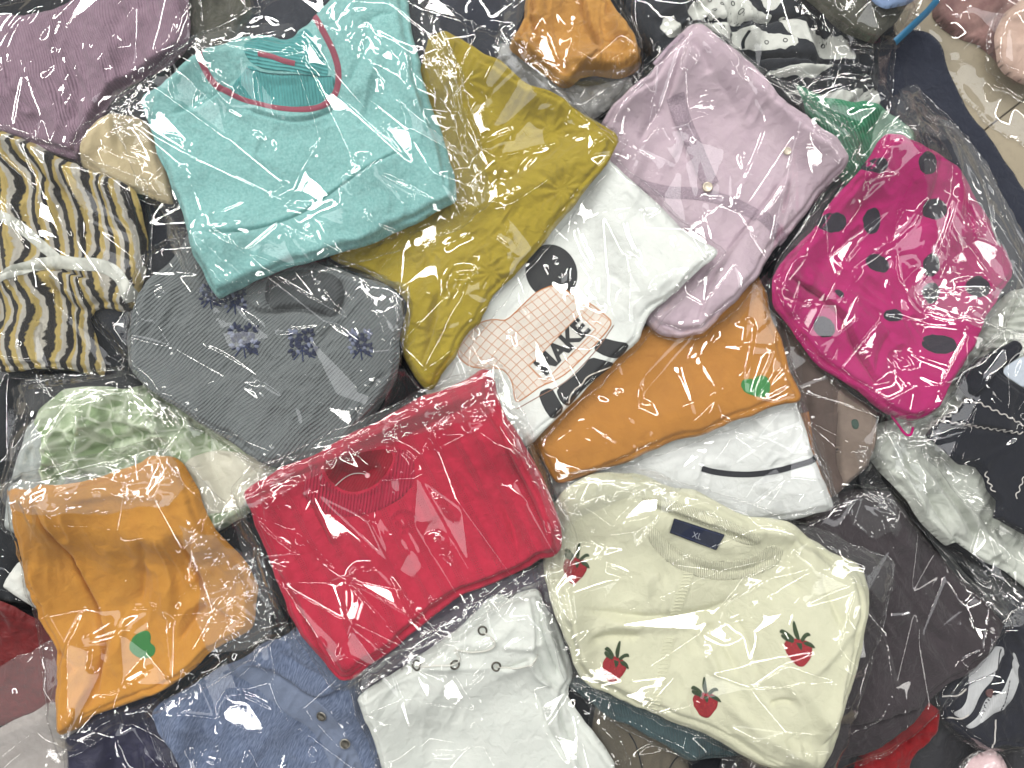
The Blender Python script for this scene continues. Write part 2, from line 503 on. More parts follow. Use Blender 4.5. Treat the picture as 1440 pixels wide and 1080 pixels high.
def relax(z, T, Q, n, it):
    """rounds the creases of a sheet a little"""
    E = np.concatenate([Q[:, [0, 1]], Q[:, [1, 2]], Q[:, [2, 3]], Q[:, [3, 0]], T[:, [0, 1]], T[:, [1, 2]], T[:, [2, 0]]])
    a = np.concatenate([E[:, 0], E[:, 1]]); b = np.concatenate([E[:, 1], E[:, 0]])
    cnt = np.bincount(a, minlength=n) + 1e-9
    for _ in range(it):
        z = 0.35 * z + 0.65 * np.bincount(a, weights=z[b], minlength=n) / cnt
    return z
def facets(pts, hv, X, Y, low=None, iters=2):
    """piecewise flat surface through points (pts, hv), sampled at X, Y; raised where it would cut below LOW"""
    from mathutils.geometry import delaunay_2d_cdt
    r = delaunay_2d_cdt([Vector(p) for p in pts], [], [], 0, 0.01)
    P = np.array([list(v) for v in r[0]]); T = np.array([list(f) for f in r[2]]); ids = [o[0] for o in r[3]]
    h = hv[ids].copy()
    order = np.argsort(X, kind='stable'); Xs = X[order]; Ys = Y[order]
    tri = np.full(len(X), -1); W = np.zeros((len(X), 3))
    for k, (a, b, c) in enumerate(T):
        A, B, C = P[a], P[b], P[c]
        i0 = np.searchsorted(Xs, min(A[0], B[0], C[0])); i1 = np.searchsorted(Xs, max(A[0], B[0], C[0]), 'right')
        if i0 >= i1: continue
        x = Xs[i0:i1]; y = Ys[i0:i1]
        det = (B[1] - C[1]) * (A[0] - C[0]) + (C[0] - B[0]) * (A[1] - C[1])
        if abs(det) < 1e-9: continue
        u = ((B[1] - C[1]) * (x - C[0]) + (C[0] - B[0]) * (y - C[1])) / det
        v = ((C[1] - A[1]) * (x - C[0]) + (A[0] - C[0]) * (y - C[1])) / det
        m = (u >= -1e-6) & (v >= -1e-6) & (u + v <= 1 + 1e-6)
        q = order[i0:i1][m]
        tri[q] = k; W[q, 0] = u[m]; W[q, 1] = v[m]; W[q, 2] = 1 - u[m] - v[m]
    tri = np.maximum(tri, 0); I = T[tri]
    z = (h[I] * W).sum(1)
    for _ in range(iters):
        if low is None: break
        pen = np.maximum(low + 0.3 - z, 0); pen = np.minimum(pen, 4.0)
        mx = np.zeros(len(T)); np.maximum.at(mx, tri, pen)
        up = np.zeros(len(P))
        for j in range(3): np.maximum.at(up, T[:, j], mx)
        h += 0.55 * up
        z = (h[I] * W).sum(1)
    return z
garments = []
def garment(name, label, cat, P, mat, t=14, r=12, ang=0, feats=(), wr=(1.6, 45, 25), base_r=(12, 14), sp=2.0, layers=2,
            bag=True, bag_pts=(), bag_grow=12, film=None, creases=(), crumple=1.0, group=None, sdf_edge=6.0, uvwarp=0.25, part='body',
            film_sp=1.5, film_lift=1.5, seed=None, ncrease=14, zcap=None, fdir=None):
    """one folded garment in its bag.  P and everything else along it is in photo pixels; it is laid on whatever is under it"""
    global H
    g = G(); g.seed = seed = (len(garments) * 7 + 3) if seed is None else seed
    P = np.asarray(P, float)
    Hs = H if zcap is None else np.minimum(H, zcap)
    B = blur(dilate(Hs, base_r[0]), base_r[1]) + 1.0
    B = np.maximum(B, dilate(Hs, 2.5) * 0.6 + B * 0.4)
    zref = 20.0
    for _ in range(3):
        k = 1 - zref / CAMH
        g.k = k
        g.w2 = lambda Q, k=k: np.stack([(np.asarray(Q, float)[:, 0] - 720) * S * k, (540 - np.asarray(Q, float)[:, 1]) * S * k], 1)
        O = g.w2(P); c = O.mean(0)
        ins = (GX > O[:, 0].min()) & (GX < O[:, 0].max()) & (GY > O[:, 1].min()) & (GY < O[:, 1].max())
        zref = float(B[ins].mean()) + t * 0.35 if ins.any() else 20.0
    g.O = O = make_outline(g, P, seed=seed)
    g.B = B; r = r * 0.45; t = t * 0.64
    print('GARMENT', label[:40], 'zref', round(zref, 1))
    wa, ws, wt = wr; wa = wa * 1.35
    ca, sa = math.cos(math.radians(ang)), math.sin(math.radians(ang))
    g.O_k = g.O[::2]
    def top(X, Y, sd=None):
        if sd is None: sd, _, _ = sdist(X, Y, g.O_k)
        sd = np.maximum(sd, 0)
        base = samp(B, X, Y)
        z = np.zeros_like(X)
        for i in range(layers):
            off = i * (2.4 + 3.6 * (1 + vn(X / 60, Y / 60, seed + i * 5)))
            q = np.clip((sd - off) / r, 0, 1)
            z = z + (t / layers) * np.sqrt(np.clip(1 - (1 - q) ** 2, 0, 1))
        q = np.clip(sd / sdf_edge, 0, 1); q = q * q * (3 - 2 * q)
        U = (X * ca + Y * sa); V = (-X * sa + Y * ca)
        wx = U + 14 * vn(X / 70, Y / 70, seed + 2); wy = V + 14 * vn(X / 70, Y / 70, seed + 4)
        n1 = vn(wx / wt, wy / ws, seed + 9); n2 = vn(wx / (wt * 0.45), wy / (ws * 0.5), seed + 13)
        rid = 1 - 2 * np.abs(n2)
        z = z + q * (wa * 1.5 * n1 + wa * 0.85 * rid * np.clip(0.5 + vn(X / 50, Y / 50, seed + 21), 0, 1))
        z = z + q * 1.35 * feat_height(g, X, Y, feats)
        return base + np.maximum(z, 0.15 * np.clip(sd, 0, 4))
    g.top = top
    X, Y, sd, T, Q = sheet(O, sp)
    Z = top(X, Y, sd)
    cx, cy = O.mean(0); g.origin = (cx, cy, float(samp(B, np.array([cx]), np.array([cy]))[0]))
    root = bpy.data.objects.new(name, None); link(root); root.empty_display_size = 0.05
    root.location = [v * 0.001 for v in g.origin]
    root['label'] = label; root['category'] = cat
    if group: root['group'] = group
    g.root = root
    g.uvf = lambda X, Y: np.stack([((X - cx) * ca + (Y - cy) * sa) * 0.1 + uvwarp * vn(X / 35, Y / 35, seed + 31),
                                   (-(X - cx) * sa + (Y - cy) * ca) * 0.1 + uvwarp * vn(X / 35, Y / 35, seed + 37)], 1)
    # underside, coarser
    Xb, Yb, sb, Tb, Qb = sheet(O, 8.0)
    Zb = samp(B, Xb, Yb) - 0.2
    n = len(X)
    V = np.concatenate([np.stack([X, Y, Z], 1), np.stack([Xb, Yb, Zb], 1)])
    uv = np.concatenate([g.uvf(X, Y), g.uvf(Xb, Yb)])
    mesh_object(part, V, np.concatenate([T, Tb[:, ::-1] + n]), np.concatenate([Q, Qb[:, ::-1] + n]), mat, root, g.origin, uv)
    # height of this garment over the pile
    m = (GX > O[:, 0].min() - 3) & (GX < O[:, 0].max() + 3) & (GY > O[:, 1].min() - 3) & (GY < O[:, 1].max() + 3)
    sg, _, _ = sdist(GX[m], GY[m], g.O_k)
    Tz = np.where(sg > 0, top(GX[m], GY[m], sg), 0)
    Hpre = H.copy()
    A = H.copy(); A[m] = np.maximum(A[m], Tz)
    g.bagO = None
    garments.append(g)
    g.pending = None
    H = A
    if bag:
        hp = np.vstack([P, np.array(bag_pts, float).reshape(-1, 2)])
        bo = grow(hull(hp), bag_grow)
        BO = make_outline(g, bo, smooth=2, wob=1.6, seed=seed + 50)
        g.bagO = BO
        Fs = blur(dilate(A, 12.5), 12.5) + 1.8
        Lo = blur(dilate(Hpre, 5.0), 5.0) + 1.0
        feats_c = list(creases)
        rr = np.random.RandomState(seed + 400)
        x0, y0 = bo.min(0); x1, y1 = bo.max(0)
        for i in range(int(ncrease * 0.3)):
            px, py = rr.uniform(x0, x1), rr.uniform(y0, y1); a = rr.uniform(0, math.pi); L = rr.uniform(35, 150)
            dx, dy = math.cos(a) * L / 2, math.sin(a) * L / 2; bx, by = rr.uniform(-9, 9, 2)
            feats_c.append(('tent', [(px - dx, py - dy), (px + bx, py + by), (px + dx, py + dy)], rr.uniform(2.5, 7), rr.uniform(0.5, 1.5) * rr.choice([1, 1, -0.6])))
        Xf, Yf, sf, Tf, Qf = sheet(BO, film_sp)
        sO, _, _ = sdist(Xf, Yf, g.O_k)
        tz = np.where(sO > 0, top(Xf, Yf, sO), -50)
        edge = np.clip(sf / 11.0, 0, 1); edge = edge * edge * (3 - 2 * edge)
        lo = samp(Lo, Xf, Yf)
        low = np.maximum(tz + film_lift * 0.7, np.where(edge > 0.6, samp(A, Xf, Yf) + 0.4, -50))
        # taut film: flat facets between random points, lifted until they clear the cloth
        bx0, by0 = BO.min(0) - 30; bx1, by1 = BO.max(0) + 30
        area = (bx1 - bx0) * (by1 - by0)
        npt = max(26, int(area / (37.0 ** 2)))
        pts = np.stack([rr.uniform(bx0, bx1, npt), rr.uniform(by0, by1, npt)], 1)
        pts = np.vstack([pts, [[bx0 - 60, by0 - 60], [bx1 + 60, by0 - 60], [bx1 + 60, by1 + 60], [bx0 - 60, by1 + 60]], BO[::9]])
        hv = samp(Fs, pts[:, 0], pts[:, 1]) + 2.3 * crumple * np.clip(0.75 + 1.5 * vn(pts[:, 0] / 75, pts[:, 1] / 75, seed + 91), 0.12, 1.5) * rr.uniform(-1, 1, len(pts)) + 0.6
        fa = math.radians(rr.uniform(0, 180) if fdir is None else fdir); fc, fs = math.cos(fa), math.sin(fa)
        pu = np.stack([(pts[:, 0] * fc + pts[:, 1] * fs) / 2.3, -pts[:, 0] * fs + pts[:, 1] * fc], 1)      # creases run mostly one way
        zz = facets(pu, hv, (Xf * fc + Yf * fs) / 2.3, -Xf * fs + Yf * fc, low, 2)
        # smaller crumples in patches, and wherever the film is slack
        dense = np.clip(vn(Xf / 60, Yf / 60, seed + 71) * 2.6 - 0.8, 0, 1.1)
        loose = np.clip((8 - sO) / 14, 0, 1)
        np2 = int(area / (14.0 ** 2)); p2 = np.stack([rr.uniform(bx0, bx1, np2), rr.uniform(by0, by1, np2)], 1)
        p2 = np.vstack([p2, [[bx0 - 60, by0 - 60], [bx1 + 60, by0 - 60], [bx1 + 60, by1 + 60], [bx0 - 60, by1 + 60]]])
        c2 = facets(p2, rr.uniform(-1, 1, len(p2)), Xf, Yf, None, 0)
        cr = crumple * c2 * (0.03 + 0.8 * dense + 0.9 * loose) + feat_height(g, Xf, Yf, feats_c)
        z = lo + (zz - lo) * edge + cr * (0.3 + 0.7 * edge) + 0.6 * crumple
        z = relax(z, Tf, Qf, len(Xf), 5)
        z = np.where(z > low + 1.2, z, low + 1.2 * np.exp(np.clip((z - low) / 1.2 - 1, -8, 0)))
        z = np.maximum(z, samp(Hpre, Xf, Yf) + 0.7)
        g.film = (film or FILM, Xf, Yf, z, sf, Tf, Qf)
        uvf = np.stack([Xf * 0.1 + seed, Yf * 0.1], 1)
        bag_o = mesh_object('plastic_bag', np.stack([Xf, Yf, z], 1), Tf, Qf, film or FILM, root, g.origin, uvf)
        # welded edge of the bag
        zb = np.maximum(samp(Lo, BO[:, 0], BO[:, 1]) + 1.0 + 0.2 * vn(BO[:, 0] / 12, BO[:, 1] / 12, seed), samp(Hpre, BO[:, 0], BO[:, 1]) + 1.0)
        tube('bag_seam', np.column_stack([BO, zb]), 0.4, SEAM, root, g.origin, closed=True, sides=5)
        # raise the pile
        m = (GX > BO[:, 0].min()) & (GX < BO[:, 0].max()) & (GY > BO[:, 1].min()) & (GY < BO[:, 1].max())
        sb_, _, _ = sdist(GX[m], GY[m], BO[::2])
        zf = np.where(sb_ > 0, (lambda e: (Lo[m] + (Fs[m] - Lo[m]) * e) + 2.0 * crumple)(np.clip(sb_ / 10, 0, 1)), 0)
        A2 = H.copy(); A2[m] = np.maximum(A2[m], zf); H = A2
    return g

def flap(g, P, ang=0.0, amp=1.0, mat=None, lift=1.0, stretch=3.0, cell=9.0, name='bag_flap'):
    """surplus film of the bag, folded over and crumpled; ang is the direction its creases run in the photo"""
    global H
    O = make_outline(g, np.array(P, float), smooth=2, wob=2.2, seed=g.seed + 77)
    X, Y, sd, T, Q = sheet(O, 1.2)
    A = blur(dilate(H, 5), 4)
    a = math.radians(ang); c, s = math.cos(a), math.sin(a)
    U = (X * c + Y * s) / stretch; V = -X * s + Y * c
    rr = np.random.RandomState(int(abs(P[0][0]) + abs(P[0][1])) % 9999)
    def rnd(cl):
        n = max(12, int((np.ptp(U) + 2 * cl) * (np.ptp(V) + 2 * cl) / cl ** 2))
        p = np.stack([rr.uniform(U.min() - cl, U.max() + cl, n), rr.uniform(V.min() - cl, V.max() + cl, n)], 1)
        p = np.vstack([p, [[U.min() - 60, V.min() - 60], [U.max() + 60, V.min() - 60], [U.max() + 60, V.max() + 60], [U.min() - 60, V.max() + 60]]])
        return facets(p, rr.uniform(-1, 1, len(p)), U, V)
    e = np.clip(sd / 5.0, 0, 1)
    z = samp(A, X, Y) + lift + amp * ((2.0 * rnd(cell) + 0.8 * rnd(cell * 0.45)) * (0.35 + 0.65 * e) + 1.2)
    z = relax(z, T, Q, len(X), 3)
    z = np.maximum(z, samp(H, X, Y) + 0.5)
    mesh_object(name, np.stack([X, Y, z], 1), T, Q, mat or FILM_FLAP, g.root, g.origin, np.stack([X * 0.1, Y * 0.1], 1))
    m = (GX > O[:, 0].min()) & (GX < O[:, 0].max()) & (GY > O[:, 1].min()) & (GY < O[:, 1].max())
    sb, _, _ = sdist(GX[m], GY[m], O[::2])
    A2 = H.copy(); A2[m] = np.maximum(A2[m], np.where(sb > 0, A[m] + lift + amp * 2.6, 0)); H = A2

def patch(g, name, P, mat, lift=0.6, dome=2.0, sp=1.2, smooth=2, label=None, uvscale=1.0, ang=None, parent=None, wob=0.0, extra=0.0):
    """a piece sewn or printed on the cloth, following its surface"""
    P = g.w2(np.asarray(P, float)); P = chaikin(P, smooth) if smooth else P
    if wob: P = resample(P, 2.5); P = P + np.stack([vn(P[:, 0] / 3, P[:, 1] / 3, 5), vn(P[:, 0] / 3, P[:, 1] / 3, 8)], 1) * wob
    X, Y, sd, T, Q = sheet(P, sp)
    if len(X) < 4: return None
    q = np.clip(sd / dome, 0, 1)
    Z = g.top(X, Y) + 0.12 + extra + lift * np.sqrt(np.clip(1 - (1 - q) ** 2, 0, 1))
    c = P.mean(0)
    if ang is None: uv = np.stack([(X - c[0]) * 0.1, (Y - c[1]) * 0.1], 1)
    else:
        ca, sa = math.cos(math.radians(ang)), math.sin(math.radians(ang))
        uv = np.stack([((X - c[0]) * ca + (Y - c[1]) * sa) * 0.1, (-(X - c[0]) * sa + (Y - c[1]) * ca) * 0.1], 1)
    o = mesh_object(name, np.stack([X, Y, Z], 1), T, Q, mat, parent or g.root, (g.origin if parent is None else g.origin), uv * uvscale)
    if label: o['label'] = label
    return o
def strip(g, name, L, w, mat, lift=0.7, smooth=3, label=None, extra=0.0, wfun=None, hump=True, uvs=1.0, sharp=False):
    """a band that follows a line on the cloth, w pixels wide"""
    P = g.w2(np.asarray(L, float))
    if smooth: P = chaikin(P, smooth, False)
    d = np.hypot(*np.diff(P, axis=0).T); s = np.concatenate([[0], np.cumsum(d)])
    n = max(3, int(s[-1] / 1.6)); t = np.linspace(0, s[-1], n)
    P = np.stack([np.interp(t, s, P[:, 0]), np.interp(t, s, P[:, 1])], 1)
    T = np.gradient(P, axis=0); T /= np.linalg.norm(T, axis=1)[:, None] + 1e-9
    Nn = np.stack([-T[:, 1], T[:, 0]], 1)
    m = max(3, int(w * S / 1.3) | 1)
    c = np.linspace(-1, 1, m)
    ww = np.full(n, w * S / 2)
    if wfun is not None: ww = ww * wfun(np.linspace(0, 1, n))
    X = P[:, 0:1] + Nn[:, 0:1] * c * ww[:, None]; Y = P[:, 1:2] + Nn[:, 1:2] * c * ww[:, None]
    Z = g.top(X.ravel(), Y.ravel()).reshape(X.shape) + 0.12 + extra + (lift * np.sqrt(1 - 0.96 * c ** 2) if hump else lift)
    idx = np.arange(X.size).reshape(X.shape)
    Q = np.stack([idx[:-1, :-1].ravel(), idx[1:, :-1].ravel(), idx[1:, 1:].ravel(), idx[:-1, 1:].ravel()], 1)
    uv = np.stack([np.repeat(t, m) * 0.1, (c * ww[:, None]).ravel() * 0.1], 1) * uvs
    o = mesh_object(name, np.stack([X.ravel(), Y.ravel(), Z.ravel()], 1), [], Q[:, ::-1] if False else Q, mat, g.root, g.origin, uv)
    if label: o['label'] = label
    return o
def thread(g, name, L, r, mat, lift=0.5, smooth=3, step=1.2, label=None, taper=False):
    P = g.w2(np.asarray(L, float))
    if smooth: P = chaikin(P, smooth, False)
    d = np.hypot(*np.diff(P, axis=0).T); s = np.concatenate([[0], np.cumsum(d)])
    n = max(3, int(s[-1] / step)); t = np.linspace(0, s[-1], n)
    P = np.stack([np.interp(t, s, P[:, 0]), np.interp(t, s, P[:, 1])], 1)
    z = g.top(P[:, 0], P[:, 1]) + lift
    rr = r * (np.sin(np.linspace(0.15, math.pi - 0.15, n)) if taper else 1.0)
    o = tube(name, np.column_stack([P, z]), rr, mat, g.root, g.origin)
    if label: o['label'] = label
    return o
def disc(g, name, x, y, rpx, mat, h=1.6, rim=0.35, label=None, lift=0.3, holes=False):
    """a button: a lathe profile standing on the cloth"""
    cx, cy = g.w2(np.array([[x, y]]))[0]; R = rpx * S
    z0 = float(g.top(np.array([cx]), np.array([cy]))[0]) + lift
    prof = [(0, h * 0.6), (R * 0.35, h * 0.62), (R * 0.62, h * 0.7), (R * 0.78, h), (R * 0.92, h * 0.92), (R, h * 0.4), (R * 0.97, 0)]
    n = 20; V = []; Q = []
    for (rr, z) in prof:
        for k in range(n):
            a = 2 * math.pi * k / n; V.append((cx + rr * math.cos(a), cy + rr * math.sin(a), z0 + z))
    for i in range(len(prof) - 1):
        for k in range(n):
            Q.append((i * n + k, i * n + (k + 1) % n, (i + 1) * n + (k + 1) % n, (i + 1) * n + k))
    V = np.array(V)
    o = mesh_object(name, V, [], np.array(Q)[:, ::-1], mat, g.root, g.origin)
    if label: o['label'] = label
    return o
def ring(g, name, x, y, rpx, wpx, mat, lift=0.5):
    cx, cy = g.w2(np.array([[x, y]]))[0]; R = rpx * S
    a = np.linspace(0, 2 * math.pi, 24, endpoint=False)
    X = cx + R * np.cos(a); Y = cy + R * np.sin(a); Z = g.top(X, Y) + lift
    return tube(name, np.column_stack([X, Y, Z]), wpx * S, mat, g.root, g.origin, closed=True)
def text(g, name, s, x, y, size_px, ang, mat, lift=0.35, sx=1.0, bold=0.0, spacing=1.0, label=None):
    """lettering lying on the cloth; ang in degrees counter-clockwise as seen in the photo, (x, y) its centre"""
    cu = bpy.data.curves.new(name, 'FONT'); cu.body = s; cu.size = 1; cu.align_x = 'CENTER'; cu.align_y = 'CENTER'
    cu.offset = bold; cu.space_character = spacing; cu.resolution_u = 3
    tmp = bpy.data.objects.new("tmp_text", cu); sc.collection.objects.link(tmp)
    dg = bpy.context.evaluated_depsgraph_get(); me0 = tmp.evaluated_get(dg).to_mesh()
    V = np.array([v.co[:2] for v in me0.vertices]); F = [list(p.vertices) for p in me0.polygons]
    tmp.to_mesh_clear() if hasattr(tmp, 'to_mesh_clear') else None
    bpy.data.objects.remove(tmp); bpy.data.curves.remove(cu)
    k = size_px * S; a = math.radians(ang)
    c = g.w2(np.array([[x, y]]))[0]
    X = c[0] + k * (V[:, 0] * sx * math.cos(a) - V[:, 1] * math.sin(a)); Y = c[1] + k * (V[:, 0] * sx * math.sin(a) + V[:, 1] * math.cos(a))
    me = bpy.data.meshes.new(name)
    me.from_pydata([(p, q, 0) for p, q in zip(X, Y)], [], F)
    import bmesh
    bm = bmesh.new(); bm.from_mesh(me); bmesh.ops.triangulate(bm, faces=bm.faces)
    bmesh.ops.subdivide_edges(bm, edges=[e for e in bm.edges if e.calc_length() > 3], cuts=2, use_grid_fill=False)
    bmesh.ops.triangulate(bm, faces=bm.faces)
    P = np.array([v.co for v in bm.verts]); Z = g.top(P[:, 0], P[:, 1]) + 0.12 + lift
    for v, p, z in zip(bm.verts, P, Z): v.co = ((p[0] - g.origin[0]) * .001, (p[1] - g.origin[1]) * .001, (z - g.origin[2]) * .001)
    bm.to_mesh(me); bm.free(); me.materials.append(mat)
    o = link(bpy.data.objects.new(name, me), g.root)
    if label: o['label'] = label
    return o
# ------------------------------------------------------------------ the floor
def floor():
    N = NT("beige_floor_tile"); g = N.n('ShaderNodeNewGeometry'); v = g.outputs['Position']
    c = N.mix(N.maprange(N.noise(v, 6, 5, 0.6), 0.3, 0.7, 0, 1), rgb(150, 140, 118), rgb(130, 120, 100))
    c = N.mix(N.maprange(N.noise(v, 120, 3, 0.6), 0.5, 0.7, 0, 0.3), c, rgb(110, 100, 84))
    pr = N.n('ShaderNodeBsdfPrincipled'); N.l(c, pr.inputs['Base Color']); pr.inputs['Roughness'].default_value = 0.45
    N.l(N.bump(N.noise(v, 60, 3), 0.0004), pr.inputs['Normal']); N.l(pr.outputs[0], N.out.inputs[0])
    base = bpy.data.objects.new("floor", None); link(base); base['kind'] = 'structure'
    # tiles laid on the diagonal, with a thin dark joint
    th = math.radians(-52); T = 600.0; gap = 1.6
    ux, uy = math.cos(th), math.sin(th)
    ox, oy = (1408 - 720) * S, (540 - 165) * S
    sub = mesh_object('grout', [(-3000, -3000, -3), (3000, -3000, -3), (3000, 3000, -3), (-3000, 3000, -3)], [], [(0, 1, 2, 3)], plain('dark_grout', rgb(70, 62, 52)), base)
    sub['kind'] = 'structure'
    me = None
    for i in range(-4, 5):
        for j in range(-4, 5):
            V = []
            for (s, z) in ((0, -8), (0, -0.6), (0.8, 0)):
                for (a, b) in ((0, 0), (1, 0), (1, 1), (0, 1)):
                    p = (a * T + (gap / 2 + s) * (1 - 2 * a)); q = (b * T + (gap / 2 + s) * (1 - 2 * b))
                    V.append((p, q, z))
            if me is None:
                Q = []
                for r in (0, 4):
                    for k in range(4): Q.append((r + k, r + (k + 1) % 4, r + 4 + (k + 1) % 4, r + 4 + k))
                Q.append((8, 9, 10, 11))
                o = mesh_object('tile', V, [], Q, N.m, base, smooth=False); me = o.data
            else:
                o = link(bpy.data.objects.new('tile', me), base)
            px, py = i * T, j * T - T * 0.4
            o.location = ((ox + px * ux - py * uy) * .001, (oy + px * uy + py * ux) * .001, 0)
            o.rotation_euler = (0, 0, th)
floor()

BLACKK = fabric('black_knit', rgb(26, 28, 33), rgb(18, 20, 25), 'ribknit', p=0.3)
BLACKP = fabric('black_cloth', rgb(22, 26, 32), rgb(16, 19, 25), 'plain', rough=0.8)
NAVY = fabric('navy_cloth', rgb(16, 22, 34), rgb(12, 16, 26), 'plain')
SLATE = fabric('slate_navy_cloth', rgb(42, 46, 58), rgb(33, 37, 48), 'plain', vscale=0.3)
OLIVEG = fabric('olive_grey_cloth', rgb(84, 84, 74), rgb(56, 58, 52), 'plain', bump=0.5)

# ------------------------------------------------------------------ lowest layer: dark clothes that fill the gaps
garment('cloth', 'wide black cloth spread under the whole pile of bagged clothes', 'cloth',
        [(-60, -60), (1240, -60), (1262, 60), (1330, 200), (1420, 300), (1500, 330), (1500, 1140), (-60, 1140)], BLACKP, t=6, r=5, wr=(1, 60, 40), sp=7,
        bag=False, layers=1)
garment('garment', 'pink-mauve garment in a loose bag lying on the beige floor tiles', 'garment',
        [(1318, -50), (1500, -60), (1500, 108), (1440, 108), (1412, 96), (1396, 74), (1380, 60), (1350, 52), (1330, 40), (1314, 20)],
        fabric('pink_mauve_cloth', rgb(150, 118, 112), rgb(108, 76, 76), 'plain', vscale=0.35, var=1.0), t=20, r=18, wr=(1.5, 60, 30), sp=2.5, layers=1,
        feats=[('roll', [(1340, 60), (1400, 30), (1440, -20)], 16, -3)],
        bag_pts=[(1330, 60), (1390, 165), (1445, 200), (1500, 215), (1270, 20)], bag_grow=4, film_sp=2.2, crumple=1.5, ncrease=10)
garment('garment', 'pale blush rolled garment in the top right corner on the pink-mauve garment', 'garment',
        [(1402, 44), (1414, 18), (1440, -4), (1520, -30), (1520, 118), (1444, 116), (1418, 104), (1404, 82)], fabric('blush_cloth', rgb(196, 170, 156), rgb(168, 140, 128), 'plain', vscale=0.4), t=16, r=22, wr=(2.5, 40, 24), sp=2.5, layers=1,
        bag_grow=10, film_sp=2.0, ncrease=5)
garment('garment', 'slate-navy flat cloth with its bare edge on the beige floor tiles', 'cloth',
        [(1303, 45), (1317, 55), (1325, 70), (1333, 92), (1343, 113), (1355, 138), (1368, 158), (1384, 176), (1400, 195), (1415, 214), (1432, 240), (1450, 270), (1500, 330),
         (1500, 420), (1380, 420), (1250, 260), (1190, 160), (1200, 80), (1250, 50), (1280, 42)],
        SLATE, t=5, r=5, wr=(0.5, 60, 40), sp=2.5, bag=False, layers=1)
garment('garment', 'black knit garment in a crumpled bag along the top edge beside the mauve knit', 'garment',
        [(250, -50), (560, -60), (745, -50), (735, 40), (705, 90), (640, 110), (560, 130), (420, 120), (300, 110), (262, 60)], SLATE, t=8, wr=(3, 40, 20), sp=3,
        bag_grow=6, film_sp=2.0, crumple=0.8, ncrease=6)
garment('garment', 'grey-olive garment showing between the mauve knit and the teal sweater', 'garment',
        [(262, -40), (350, -40), (352, 20), (335, 48), (310, 70), (276, 74), (262, 40)], OLIVEG, t=8, wr=(3, 30, 15), sp=2.5, bag_grow=12, film_sp=1.8, ncrease=12, crumple=1.2)
garment('garment', 'navy garment in the gap beside the striped fuzzy sweater', 'garment',
        [(150, 240), (260, 250), (330, 400), (320, 480), (180, 500), (130, 440), (140, 320)], NAVY, t=6, sp=3, bag_pts=[(240, 280)], bag_grow=8, film_sp=1.8, ncrease=10)
garment('garment', 'black garment in a glossy bag left of the leaf-print blouse', 'garment',
        [(-60, 500), (40, 500), (90, 560), (80, 700), (45, 800), (40, 850), (-60, 850)], BLACKP, t=12, wr=(4, 40, 20), sp=2.5, bag_grow=10, film_sp=1.6,
        film=FILM_CRISP, ncrease=26, crumple=1.6)
garment('garment', 'black garment under the red sweater and the orange cardigan', 'garment',
        [(380, 400), (700, 420), (1100, 400), (1300, 520), (1260, 900), (1000, 900), (600, 960), (330, 900), (300, 640)], BLACKK, t=6, sp=5, layers=1, bag=False)
garment('garment', 'black garment under the plum trousers at the lower right', 'garment',
        [(1130, 830), (1500, 820), (1500, 1140), (1000, 1140), (1040, 960)], fabric('black_satin', rgb(24, 24, 32), rgb(16, 16, 24), 'satin', rough=0.5), t=8, wr=(4, 50, 25), sp=3, bag_grow=4, film_sp=2.0, ncrease=10)
garment('garment', 'crimson scrap of clothing under the plum trousers at the bottom edge', 'garment',
        [(1190, 1120), (1212, 1050), (1254, 1010), (1300, 985), (1322, 1000), (1318, 1036), (1288, 1062), (1274, 1120)],
        fabric('crimson_cloth', rgb(130, 12, 20), rgb(96, 6, 14), 'satin'), t=8, wr=(4, 40, 20), sp=2.5, bag=False, layers=1)
garment('garment', 'pale pink garment corner at the bottom right edge', 'garment',
        [(1345, 1130), (1352, 1092), (1374, 1064), (1397, 1054), (1411, 1066), (1428, 1100), (1440, 1130)], fabric('pale_pink_cloth', rgb(232, 204, 206), rgb(214, 184, 190), 'plain'),
        t=9, r=12, wr=(3, 30, 16), sp=2.5, bag_grow=5, film_sp=1.8, ncrease=4)

# ------------------------------------------------------------------ top right: black and white print, green knit
WHITEP = fabric('white_cloth', rgb(206, 208, 202), rgb(190, 194, 188), 'plain')
g = garment('blouse', 'black blouse printed with white and grey patches in a crinkled bag, top edge', 'blouse',
        [(880, -60), (1240, -60), (1262, -10), (1240, 60), (1236, 130), (1180, 170), (1100, 150), (1040, 110), (985, 90), (930, 95), (900, 60), (882, 20)],
        fabric('black_print_cloth', rgb(36, 40, 46), rgb(48, 50, 56), 'plain'), t=18, r=14, wr=(7, 40, 18), ang=15, sp=1.8, bag_pts=[(890, 110), (1245, 150)], bag_grow=8,
        film_sp=1.5, ncrease=16, crumple=1.3, film=FILM_CRISP,
        feats=[('step', [(1250, 100), (1100, 90), (960, 60)], 20, 5), ('roll', [(960, 35), (1060, 36), (1150, 20)], 6, -5), ('roll', [(1030, 80), (1130, 84), (1200, 96)], 7, -5),
               ('step', [(1240, 118), (1170, 94), (1070, 104)], 18, 4), ('roll', [(1150, 10), (1240, 50)], 10, 6)])
